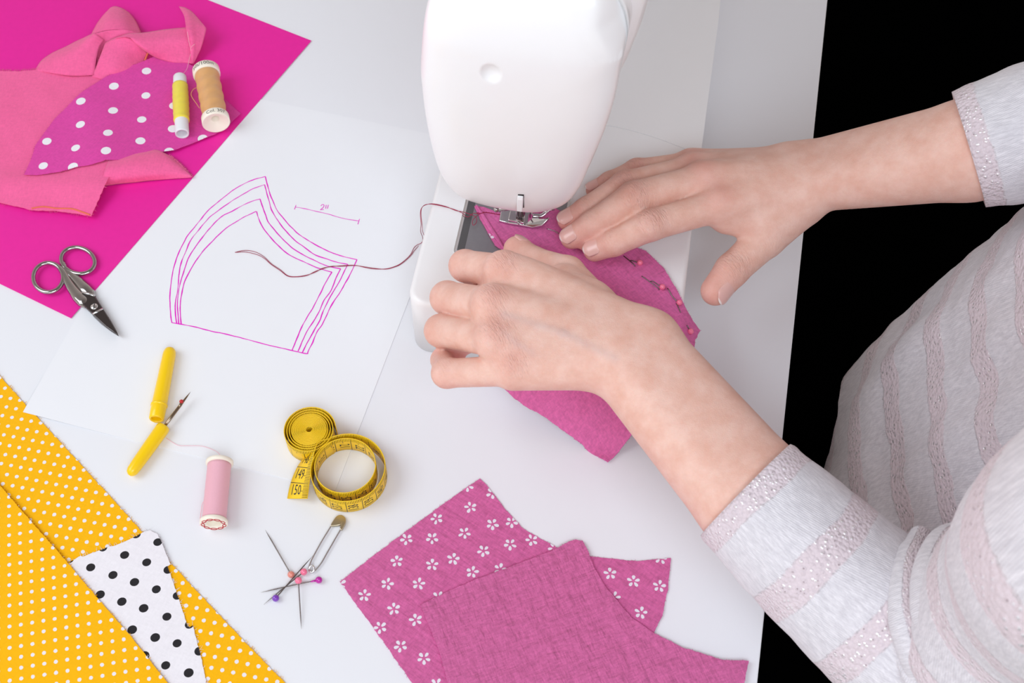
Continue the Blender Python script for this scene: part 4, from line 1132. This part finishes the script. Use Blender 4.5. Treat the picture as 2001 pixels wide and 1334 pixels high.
patch(tw, [[(225, 75, 18), (250, 66, 19), (280, 64, 16), (320, 58, 15), (364, 54, 15), (398, 57, 14)], [(250, 72, 20), (270, 78, 19), (300, 78, 17), (330, 76, 16), (365, 78, 14), (392, 80, 10)], [(264, 84, 17), (285, 96, 15), (310, 100, 12), (340, 100, 10), (368, 102, 8), (386, 102, 6)], [(276, 94, 13), (300, 110, 7), (318, 117, 5), (338, 122, 4), (360, 123, 3.6), (376, 125, 3.6)]], seed=5)
patch(tw, [[(350, 13, 12), (362, 15, 14), (378, 26, 14), (403, 55, 14.6)], [(360, 32, 17), (370, 36, 18), (382, 45, 17), (402, 62, 14)], [(364, 58, 19), (374, 64, 18), (384, 72, 15), (396, 84, 11)], [(370, 88, 12), (377, 94, 11), (383, 98, 9), (390, 101, 7)], [(375, 124, 4.4), (376.5, 124, 4.4), (377.5, 124, 4.2), (379, 123, 4)]], seed=6)
tws = tw.build('fabric_scrap', M['coral'], label='twisted coral pink linen strip looped above the orchid leaf', cat='fabric', group='coral linen scraps')
md_ = tws.modifiers.new('thickness', 'SOLIDIFY'); md_.thickness = 0.0004; md_.offset = 0
mb = MB(); mb.tube(catmull([P(*q) for q in ((291, 99, 7), (287, 108, 5.5), (283, 118, 4.5))], 5), 0.8, 6, squash=.6); mb.build('overlock_edge', M['overlock'], tws)
mb = MB(); mb.tube(catmull([P(*q) for q in ((366, 62, 20), (369, 80, 15), (373, 100, 9), (370, 115, 7), (365, 135, 7), (357, 145, 9))], 6), 0.18, 5)
mb.tube(catmull([P(*q) for q in ((381, 86, 13), (374, 92, 12), (373, 100, 9.5))], 5), 0.18, 5); mb.build('loose_thread', M['pink_thread'], tws)
# rolled strip
rl = MB()
ra, rb_ = (196, 345), (374, 344)
patch(rl, [[(200, 363, 1.8), (250, 357, 1.8), (300, 352, 1.8), (340, 349, 1.8), (372, 347, 1.8)], [(200, 352, 8), (250, 345, 8.5), (300, 339, 8), (340, 336, 6), (374, 343, 3)], [(205, 332, 12), (250, 325, 12), (290, 318, 11), (330, 316, 8.5), (355, 326, 4)], [(210, 318, 10), (250, 310, 10), (280, 303, 9.5), (315, 300, 8), (340, 312, 4)], [(215, 306, 5), (250, 300, 5), (280, 296, 5), (305, 293, 5), (328, 302, 4)]], seed=8)
rb2 = rl
for _ in range(90):
    f = random.random(); p = catmull([P(374, 346, 2.2), P(356, 327, 4), P(341, 313, 4.2), P(328, 303, 4)], 30)[int(f*88)]
    d = np.array([random.uniform(.2, 1), random.uniform(.0, .7), 0])
    rb2.tube([p-d*.5, p+d*0.9, p+d*1.7+np.array([0, 0, random.uniform(-.4, .5)])], [.14, .11, .06], 3, caps=False)
ro = rl.build('fabric_scrap', M['coral'], label='rolled coral pink linen strip lying under the orchid leaf near the paper edge', cat='fabric', group='coral linen scraps')
md_ = ro.modifiers.new('thickness', 'SOLIDIFY'); md_.thickness = 0.0004; md_.offset = 0
# orchid leaf-shaped piece
def z_leaf(x, y):
    q = P(170, 250, 6)[:2]
    f1 = math.exp(-(((x-q[0])*0.92+(y-q[1])*0.38-8)/16)**2)
    rgt = P(330, 200, 3)[0]
    base = 6.4 if x < rgt-40 else 6.4-3.6*min(1, max(0, (x-rgt+40)/60))
    low = P(200, 312, 8)[:2]
    return base+1.8*f1+3.2*math.exp(-((x-low[0])**2+(y-low[1])**2)/30**2)+0.8*nz(x, y, 26, 31)+0.9*nz(x, y, 45, 3)
LF = [(47, 341), c0(190, 960), c0(215, 880), c0(330, 720), c0(480, 570), c0(640, 465), c0(760, 410), c0(870, 370), c0(945, 338), (345, 112), (377, 129), (425, 180), (470, 222), (451, 239), (420, 262), (387, 275), (340, 293), (312, 297), (274, 305), (238, 313), (206, 312), (196, 316), (176, 322), (150, 326), (118, 335), (72, 342)]
DT = [(888,430),(690,522),(884,579),(490,613),(685,669),(859,724),(1055,640),(487,754),(654,804),(1048,780),(284,856),(851,853),(1228,838),(458,896),(642,912),(1025,916),(262,1004),(442,1010)]
shp = [disc(Pf(*c0(*q), z_leaf)[:2], 3.5*(1+.05*math.sin(i*2.3)), 22) for i, q in enumerate(DT)]
mb = cloth(LF, z_leaf, step=3.6, thick=0.3, shapes=shp, jit=0.15, fray=0.8, fraylen=0.8)
mb.build('leaf_fabric', [M['leaf'], M['white_dot']], label='leaf-shaped orchid pink cotton piece with large white dots', cat='fabric')

# ------------------------------------------------------------------ the person: implicit surface
def seg(a, b, ra, rb): return (np.array(a, float), np.array(b, float), float(ra), float(rb))
def segd(X, s):
    a, b, ra, rb = s; ba = b-a; L2 = float(ba@ba)
    pa = X-a.astype(np.float32)
    t_ = np.clip((pa@ba.astype(np.float32))/max(L2, 1e-6), 0, 1)
    q = pa-t_[:, None]*ba.astype(np.float32)
    return np.sqrt((q*q).sum(1))-(ra+(rb-ra)*t_)
def smin(a, b, k):
    h = np.clip(0.5+0.5*(b-a)/k, 0, 1); return b*(1-h)+a*h-k*h*(1-h)
class Body:
    def __init__(s): s.parts = []     # each part: dict(core, kc, fingers, kf, kj, bumps)
    def eval(s, X, cut=None):
        D = None
        for pt in s.parts:
            c = None
            for sg in pt['core']:
                d = segd(X, sg); c = d if c is None else smin(c, d, pt['kc'])
            tot = c
            if pt['fingers']:
                tot = None; raw = []
                for fg in pt['fingers']:
                    f = None
                    for sg in fg:
                        d = segd(X, sg); f = d if f is None else smin(f, d, pt['kf'])
                    raw.append(f); m_ = smin(c, f, pt['kj']); tot = m_ if tot is None else smin(tot, m_, pt.get('kg', 1.6) if len(raw) < 5 else 1.5)
            for (a, b, sig, amp) in pt['bumps']:
                d = segd(X, (a, b, 0.0, 0.0)); tot = tot-amp*np.exp(-(d/sig)**2)
            D = tot if D is None else smin(D, tot, 10.0) if pt.get('blend') else np.minimum(D, tot)
        return D
def surface(body, lo, hi, h, BS=20):
    lo = np.array(lo, float); n = np.ceil((np.array(hi)-lo)/(h*BS)).astype(int)
    bi = np.stack(np.meshgrid(*[np.arange(k) for k in n], indexing='ij'), -1).reshape(-1, 3)
    cen = lo+(bi+0.5)*BS*h
    d = body.eval(cen.astype(np.float32)); half = BS*h*0.5*math.sqrt(3)
    act = bi[np.abs(d) < half*1.15+4]
    G = n*BS+2
    key = lambda ijk: (ijk[..., 0].astype(np.int64)*G[1]+ijk[..., 1])*G[2]+ijk[..., 2]
    ks, ps, quads = [], [], []
    loc = np.stack(np.meshgrid(*[np.arange(BS+1)]*3, indexing='ij'), -1)
    corner = np.array([[i, j, k] for i in (0, 1) for j in (0, 1) for k in (0, 1)])
    edges = [(a, b) for a in range(8) for b in range(a+1, 8) if np.abs(corner[a]-corner[b]).sum() == 1]
    for b0 in act:
        g = b0*BS+loc; X = (lo+g*h).reshape(-1, 3).astype(np.float32)
        D = body.eval(X).reshape(BS+1, BS+1, BS+1)
        if D.min() > 0 or D.max() < 0: continue
        c8 = np.stack([D[i:BS+i, j:BS+j, k:BS+k] for i, j, k in corner], -1)
        sg = c8 < 0; mix = sg.any(-1) & ~sg.all(-1)
        idx = np.argwhere(mix)
        if len(idx) == 0: continue
        cv = c8[mix]; acc = np.zeros((len(idx), 3)); cn = np.zeros(len(idx))
        for a, b in edges:
            va, vb = cv[:, a], cv[:, b]; cr = (va < 0) != (vb < 0)
            t_ = np.where(cr, va/np.where(cr, va-vb, 1), 0)
            acc += np.where(cr[:, None], corner[a]+(corner[b]-corner[a])*t_[:, None], 0); cn += cr
        gi = b0*BS+idx
        ks.append(key(gi)); ps.append(lo+(gi+acc/cn[:, None])*h)
        for ax in range(3):
            o1, o2 = (ax+1) % 3, (ax+2) % 3
            sl0 = [slice(0, BS)]*3; sl1 = [slice(0, BS)]*3; sl1[ax] = slice(1, BS+1)
            s0, s1_ = D[tuple(sl0)] < 0, D[tuple(sl1)] < 0
            e = np.argwhere(s0 != s1_)
            if len(e) == 0: continue
            fl_ = s0[tuple(e.T)]
            ge = b0*BS+e; q = []
            for d1, d2 in ((0, 0), (1, 0), (1, 1), (0, 1)):
                c = ge.copy(); c[:, o1] -= d1; c[:, o2] -= d2; q.append(key(c))
            q = np.stack(q, 1); q[fl_] = q[fl_][:, ::-1]
            quads.append(q)
    ks = np.concatenate(ks); ps = np.concatenate(ps); quads = np.concatenate(quads)
    order = np.argsort(ks); ks, ps = ks[order], ps[order]
    pos = np.searchsorted(ks, quads); pos = np.clip(pos, 0, len(ks)-1)
    ok = (ks[pos] == quads).all(1)
    return ps, pos[ok][:, ::-1]

HB = Body()
def fj(*js): return [P(x, y, z) for x, y, z in js]
# ---- left hand (curled, holding the gauze), near the camera
LW = P(1235, 690, 103); LC = P(1475, 972, 90); LE = P(1880, 1320, 70)
fd = unit(LC-LW); fs_ = unit(np.cross(fd, [0, 0, 1]))
lm = dict(i=P(985, 530, 112), m=P(962, 597, 117), r=P(968, 664, 112), p=P(1003, 724, 102))
Lpip = dict(i=P(909, 519, 88), m=P(874, 582, 88), r=P(862, 646, 86), p=P(873, 729, 88))
core = [seg(LW+fs_*9, LC+fs_*7, 19, 25), seg(LW-fs_*9, LC-fs_*7, 19, 25), seg(LC, LE, 28, 36)]
for k, rr in (('i', 11.5), ('m', 12), ('r', 11.5), ('p', 10.5)):
    off = {'i': -13, 'm': -5, 'r': 4, 'p': 12}[k]
    core.append(seg(LW-fs_*0+fs_*off*1.0+np.array([0, 0, 2]), lm[k], 15, rr))
thm = [P(1195, 640, 92), P(1108, 535, 80), P(1045, 512, 70), P(1010, 487, 66.5)]
core.append(seg(P(1190, 640, 94), P(1100, 560, 86), 16, 13))
core.append(seg(P(1150, 590, 98), P(1030, 545, 106), 12, 9))
Lf = {}
Lf['i'] = [lm['i'], Lpip['i'], P(935, 540, 70), P(962, 535, 64)]
Lf['m'] = [lm['m'], Lpip['m'], P(900, 602, 66), P(935, 598, 64)]
Lf['r'] = [lm['r'], Lpip['r'], P(892, 672, 66), P(925, 664, 62)]
Lf['p'] = [lm['p'], Lpip['p'], P(866, 703, 70), P(889, 697, 62)]
RD = dict(i=(10.0, 9.6, 8.4, 7.4), m=(10.2, 10.0, 8.6, 7.6), r=(9.8, 9.6, 8.2, 7.2), p=(8.8, 8.4, 7.2, 6.2))
up_ = np.array([0, 0, 1.0])
lfing = []
for k in 'imrp':
    j = Lf[k]; r = RD[k]
    lfing.append([seg(j[q], j[q+1], r[q], r[q+1]) for q in range(3)])
for a_, b_ in (('i', 'm'), ('m', 'r')):
    core.append(seg((lm[a_]+lm[b_])/2-up_*7, (Lpip[a_]+Lpip[b_])/2-up_*9, 4.0, 2.5))
lfing.append([seg(thm[0], thm[1], 14, 11), seg(thm[1], thm[2], 11, 9.3), seg(thm[2], thm[3], 9.2, 8.6)])
bumps = []
up = np.array([0, 0, 1.0])
for k in 'imrp':
    top = lm[k]+up*8; bumps.append((top, top, 8.0, 1.6))
    bumps.append((top, top*0.35+(LW+up*14)*0.65, 3.2, 0.8))           # tendon
    mid = Lpip[k]+unit(Lpip[k]-lm[k])*3; bumps.append((mid, mid, 7, 0.5))
vein = [(P(985, 615, 126), P(1100, 650, 124), P(1200, 700, 122)), (P(985, 655, 122), P(1040, 690, 121), P(1130, 720, 120))]
for v in vein:
    for a, b in zip(v, v[1:]): bumps.append((a, b, 2.4, 0.45))
HB.parts.append(dict(core=core, kc=9, fingers=lfing, kf=2.5, kj=3.5, kg=1.5, bumps=bumps))
# ---- right hand (flat, guiding), far from the camera
RW = P(1590, 343, 92); RC = P(1895, 292, 140); RE = P(2230, 236, 178)
gd = unit(RC-RW); gs = unit(np.cross(gd, [0, 0, 1]))
rm = dict(i=P(1402, 402, 90), m=P(1372, 352, 93), r=P(1352, 333, 82), p=P(1350, 322, 70))
core = [seg(RW+gs*8, RC+gs*6, 16, 25), seg(RW-gs*8, RC-gs*6, 16, 25), seg(RC, RE, 27, 30)]
for k, rr, off, dz in (('i', 11, 8, 0), ('m', 11, 3, 2), ('r', 10.5, -3, 0), ('p', 9.5, -8, -3)):
    core.append(seg(RW+gs*off+up*dz-gd*4, rm[k], 14, rr))
core.append(seg(P(1560, 395, 84), P(1500, 440, 76), 15, 13))
core.append(seg(P(1500, 440, 76), P(1420, 430, 80), 10, 8))
Rf = {}
Rf['i'] = [rm['i'], P(1272, 440, 90), P(1200, 474, 74), P(1162, 489, 66.5)]
Rf['m'] = [rm['m'], P(1238, 385, 93), P(1158, 438, 76), P(1117, 464, 66.5)]
Rf['r'] = [rm['r'], P(1222, 362, 84), P(1146, 410, 73), P(1110, 430, 66)]
Rf['p'] = [rm['p'], P(1244, 334, 74), P(1192, 356, 68), P(1162, 371, 63)]
RR = dict(i=(10.2, 9.6, 8.4, 7.2), m=(10.2, 9.8, 8.5, 7.4), r=(9.6, 9.2, 8.0, 7.0), p=(8.6, 7.8, 6.9, 6.0))
rfing = []
for k in 'imrp':
    j = Rf[k]; r = RR[k]
    rfing.append([seg(j[q], j[q+1], r[q], r[q+1]) for q in range(3)])
for a_, b_ in (('i', 'm'), ('m', 'r'), ('r', 'p')):
    q = [(Rf[a_][t]+Rf[b_][t])/2-up_*z for t, z in ((0, 6), (1, 6), (2, 4.5), (3, 3))]
    core += [seg(q[0], q[1], 3.5, 3.0), seg(q[1], q[2], 3.0, 2.6)] + ([seg(q[2], q[3], 2.6, 1.2)] if a_ == 'i' else [])
Rt = [P(1560, 400, 82), P(1496, 466, 70), P(1430, 528, 62), P(1398, 568, 58)]
rfing.append([seg(Rt[0], Rt[1], 15, 12.5), seg(Rt[1], Rt[2], 12, 10.6), seg(Rt[2], Rt[3], 10.8, 9.4)])
bumps = []
for k in 'imrp':
    top = rm[k]+up*8; bumps.append((top, top, 8.0, 1.4)); bumps.append((top, top*0.4+(RW+up*12)*0.6, 3.0, 0.9))
    q = Rf[k][1]+up*5; bumps.append((q, q, 6.5, 0.8))
    q = Rf[k][2]+up*5; bumps.append((q, q, 5.0, 0.25))
q = Rt[2]+up*5; bumps.append((q, q, 7, 0.6))
q = P(1535, 285, 98); bumps.append((q, q, 10, 2.2))       # ulnar head
HB.parts.append(dict(core=core, kc=9, fingers=rfing, kf=2.5, kj=5, bumps=bumps))
# ---- upper arms and trunk under the sweater
LS = np.array([430., 215., 320.]); RS = np.array([450., 520., 340.]); CH = np.array([450., 365., 290.]); HP = np.array([355., 368., 10.])
HB.parts.append(dict(core=[seg(LE, LS, 34, 42), seg(RE, RS, 30, 38), seg(LS+[0, 35, 0], RS-[0, 35, 0], 48, 48), seg(CH, HP, 80, 85)], kc=25, fingers=[], kf=1, kj=1, bumps=[], blend=True))
ps, qd = surface(HB, (-60, 150, -110), (540, 660, 420), 1.15)
me = bpy.data.meshes.new('person'); me.from_pydata([tuple(p/1000) for p in ps], [], [tuple(map(int, q)) for q in qd])
me.polygons.foreach_set('use_smooth', [True]*len(me.polygons)); me.materials.append(M['skin'])
def blob(c, r): return np.exp(-(np.linalg.norm(ps-c, axis=1)/r)**2)
red = np.zeros(len(ps)); vn = np.zeros(len(ps)); jt = np.zeros(len(ps))
for k in 'imrp':
    red += 0.42*blob(lm[k]+up*10, 9)+0.45*blob(Lpip[k], 10)+0.5*blob(Lf[k][3], 10)
    red += 0.4*blob(rm[k]+up*10, 10)+0.45*blob(Rf[k][1]+up*7, 8)+0.55*blob(Rf[k][3], 11)+0.25*blob(Rf[k][2], 9)
    jt += 0.9*blob(Rf[k][1]+up*6, 9)+0.6*blob(Rf[k][2]+up*5, 6)+0.7*blob(lm[k]+up*9, 9)+0.4*blob(Lpip[k], 9)
red += 0.5*blob(thm[3], 10)+0.6*blob(Rt[3], 14)+0.4*blob(Rt[2], 10)+0.4*blob(Lf['p'][2], 10)
jt += 0.9*blob(Rt[2]+up*5, 9)+0.6*blob(Rt[1], 12)
for v in vein:
    for a, b in zip(v, v[1:]):
        d = segd(ps.astype(np.float32), (a, b, 0, 0)); vn += 0.8*np.exp(-(d/2.6)**2)
ca = me.color_attributes.new('tint', 'FLOAT_COLOR', 'POINT')
buf = np.ones((len(ps), 4), np.float32); buf[:, 0] = np.clip(red, 0, 1); buf[:, 1] = np.clip(vn, 0, 1); buf[:, 2] = np.clip(jt, 0, 1)
ca.data.foreach_set('color', buf.ravel())
person = bpy.data.objects.new('person', me); COL.objects.link(person)
tag(person, 'person in a pale grey striped sweater guiding gauze with both hands', 'person')
sm = person.modifiers.new('smooth', 'SMOOTH'); sm.factor = 0.5; sm.iterations = 2
# nails
def nail(tip, prev, r, nrm, L=9.5, ang=52, back=4.2, name='fingernail'):
    a = unit(np.array(tip)-np.array(prev)); n_ = np.array(nrm, float); n_ = unit(n_-a*(n_@a)); s_ = np.cross(a, n_)
    rows, uvs = [], []
    NV, NU = 16, 15
    for i in range(NV+1):
        row = []
        for j in range(NU):
            u = -1+2*j/(NU-1); v = i/NV
            v0, v1 = 0.20*abs(u)**2.5, 1-0.30*abs(u)**2.2
            vv = v0+(v1-v0)*v; x = -back+L*vv
            ph = math.radians(ang)*u
            R_ = r+0.28-0.9*max(0, (0.10-vv)/0.10)-0.16*max(0, x-1.5)**1.35
            edge = 0.35*max(0, abs(u)-0.85)/0.15
            row.append(np.array(tip)+a*x+(n_*math.cos(ph)+s_*math.sin(ph))*(R_-edge)); uvs.append((j/(NU-1), vv))
        rows.append(row)
    mb = MB(); mb.grid(rows, 0, uvs=uvs)
    o = mb.build(name, M['nail'], person); m_ = o.modifiers.new('thickness', 'SOLIDIFY'); m_.thickness = 0.0005; m_.offset = -0.2
    return o
camdir = np.array([0, -0.4, 0.9])
nail(Rf['i'][3], Rf['i'][2], 7.25, (-0.30, -0.25, 1.0), 12.0, 50, 6.8)
nail(Rf['m'][3], Rf['m'][2], 7.45, (-0.30, -0.2, 1.0), 12.0, 50, 6.8)
nail(Rf['r'][3], Rf['r'][2], 7.05, (-0.30, -0.1, 1.0), 11.5, 50, 6.6)
nail(Rf['p'][3], Rf['p'][2], 6.05, (-0.2, 0.25, 1.0), 10, 50, 5.6)
nail(Rt[3], Rt[2], 9.4, (0.9, -0.45, 0.45), 15.0, 46, 8.5)
nail(thm[3], thm[2], 8.7, (0.75, 0.35, 0.6), 11.0, 46, 5.5)

# ------------------------------------------------------------------ sweater and trousers
def loft_tube(mb, path, radf, nseg=110, v0=0.0, step=2.0, up0=(0, 0, 1), u_scale=None, disp=None, inner=14.0):
    pts = np.array(catmull(path, 14)); L = np.concatenate([[0], np.cumsum(np.linalg.norm(np.diff(pts, axis=0), axis=1))])
    n_ = int(L[-1]/step); ss = np.linspace(0, L[-1], n_)
    C = np.stack([np.interp(ss, L, pts[:, i]) for i in range(3)], 1)
    for _ in range(6): C[1:-1] = (C[:-2]+2*C[1:-1]+C[2:])/4
    u_ = np.array(up0, float); rows, uvs = [], []
    T = [unit(C[min(i+1, n_-1)]-C[max(i-1, 0)]) for i in range(n_)]
    frames = []
    for i in range(n_):
        s_ = unit(np.cross(T[i], u_)); u_ = unit(np.cross(s_, T[i])); frames.append((s_, u_))
    def ring(i, off):
        s_, uu = frames[i]; row = []
        for k in range(nseg+1):
            a = 2*math.pi*(k % nseg)/nseg-math.pi/2; dirv = s_*math.cos(a)+uu*math.sin(a); r = radf(ss[i], a)+off
            p = C[i]+dirv*r
            if disp and off == 0: p = p+dirv*disp(ss[i], a, p)
            row.append(p)
        return row
    ni = int(inner/step)
    for i in range(ni, 0, -1): rows.append(ring(i, -3.0)); uvs += [(k/nseg*2.6, (v0+ss[i])/100) for k in range(nseg+1)]
    rows.append(ring(0, -1.2)); uvs += [(k/nseg*2.6, (v0+0)/100) for k in range(nseg+1)]
    for i in range(n_): rows.append(ring(i, 0)); uvs += [(k/nseg*2.6, (v0+ss[i])/100) for k in range(nseg+1)]
    mb.grid(rows, 0, uvs=uvs)
    return C, T, frames, ss
sweater = MB()
# left sleeve
Lpath = [P(1457, 957, 91), P(1560, 1056, 84), P(1680, 1165, 74), P(1800, 1272, 66), P(1890, 1325, 72), P(1965, 1265, 105), P(2070, 1150, 165), P(2270, 1010, 265), np.array([385., 262., 315.]), np.array([455., 300., 318.])]
def lrad(s, a):
    base = np.interp(s, [0, 8, 45, 100, 140, 175, 220, 320, 420], [34, 35.5, 39, 43, 46, 50, 53, 56, 58])
    return base
def ldisp(s, a, p):
    w = math.exp(-((s-152)/26)**2)
    d = 5.5*w*(abs(math.sin(s/5.6+0.5*math.sin(a+0.4)+0.8*noise.noise(Vector(p)/40.0)))-0.4)*(0.7+0.3*math.sin(a))
    d += 1.1*noise.noise(Vector(p)/26.0)+0.5*noise.noise(Vector(p)/9.0)
    d += 0.8*math.exp(-((s-3)/3)**2)
    return d
loft_tube(sweater, Lpath, lrad, v0=41, disp=ldisp)
# gathered rope folds in the crook of the elbow
for pts_, rr_ in (([(1800, 1046, 100), (1778, 1110, 112), (1776, 1200, 112), (1800, 1300, 104), (1830, 1360, 96)], 10.0), ([(1886, 1036, 112), (1842, 1072, 122), (1822, 1150, 128), (1836, 1250, 124), (1880, 1350, 112)], 11.0)):
    pth = catmull([P(*q) for q in pts_], 12); rows, uvs = [], []
    for i, p in enumerate(pth):
        tdir = unit(pth[min(i+1, len(pth)-1)]-pth[max(i-1, 0)]); sd = unit(np.cross(tdir, [0, 0, 1])); uu = np.cross(sd, tdir)
        r_ = rr_*(0.45+0.55*math.sin(math.pi*(0.08+0.84*i/(len(pth)-1))))+0.8*noise.noise(Vector(p)/12.0)
        rows.append([p+(sd*math.cos(2*math.pi*k/28)+uu*math.sin(2*math.pi*k/28))*r_ for k in range(29)])
        uvs += [(i*0.03, 0.45+0.16*math.cos(2*math.pi*k/28)) for k in range(29)]
    sweater.grid(rows, 0, uvs=uvs)
# right sleeve
Rpath = [P(1893, 292, 139), P(1950, 275, 146), P(2050, 252, 156), P(2170, 235, 170), P(2290, 262, 205), np.array([462., 500., 270.]), np.array([475., 440., 318.])]
def rrad(s, a): return np.interp(s, [0, 10, 60, 120, 260], [35.5, 37.5, 43, 48, 56])
def rdisp(s, a, p): return 1.0*noise.noise(Vector(p)/24.0)+0.45*noise.noise(Vector(p)/9.0)+0.9*math.sin(s/7+a)*math.exp(-((s-30)/20)**2)
loft_tube(sweater, Rpath, rrad, v0=41, disp=rdisp)
# trunk: horizontal bands run round it
rows, uvs = [], []
ZZ = np.linspace(-130, 400, 200); arc = 0; prevp = None
NS = 200
for z in ZZ:
    tz = z/300; cx = 346+92*tz+29.5*tz*tz; cy = 367.5-19*tz
    taper = max(0.3, 1-max(0, (z-300)/100)**2*0.35); rx, ry = 102*taper, 166*taper
    row = []
    for k in range(NS):
        a = 2*math.pi*k/NS; ca_, sa_ = math.cos(a), math.sin(a)
        f = (abs(ca_)**2.4+abs(sa_)**2.4)**(-1/2.4)
        x, y = cx+rx*ca_*f, cy+ry*sa_*f
        w = noise.noise(Vector((x, y, z*0.35))/34.0)*6.0+noise.noise(Vector((x*.6, y*1.5, z))/16.0)*1.6
        row.append(np.array([x+w*ca_, y+w*sa_, z]))
    p = row[NS//2]
    if prevp is not None: arc += np.linalg.norm(p-prevp)
    prevp = p
    rows.append(row); uvs += [(k/NS*9.0, (arc+6)/100) for k in range(NS)]
sweater.grid(rows, 0, closed_u=True, uvs=uvs)
o_ = len(sweater.v)-NS; sweater.f.append(tuple(o_+k for k in range(NS))); sweater.m.append(0); sweater.sm.append(True)
sweater.build('sweater', M['knit'], person, label='pale grey knit sweater with pinkish glitter stripes', normals=False)
TB = Body()
hipL, hipR = np.array([330., 310., -150.]), np.array([330., 470., -150.])
knL, knR = np.array([20., 300., -175.]), np.array([20., 480., -175.])
TB.parts.append(dict(core=[seg(HP+[0, 0, -60], HP+[10, 0, -140], 110, 115), seg(hipL, knL, 78, 58), seg(hipR, knR, 78, 58), seg(knL, knL+[20, 0, -560], 55, 42), seg(knR, knR+[20, 0, -560], 55, 42)], kc=25, fingers=[], kf=1, kj=1, bumps=[]))
tps, tq = surface(TB, (-60, 180, -780), (480, 620, 60), 6.0, 16)
mb = MB(); mb.add(list(tps), [tuple(map(int, q)) for q in tq]); mb.build('trousers', M['trousers'], person, label='plain black trousers')
print('verts', len(ps))
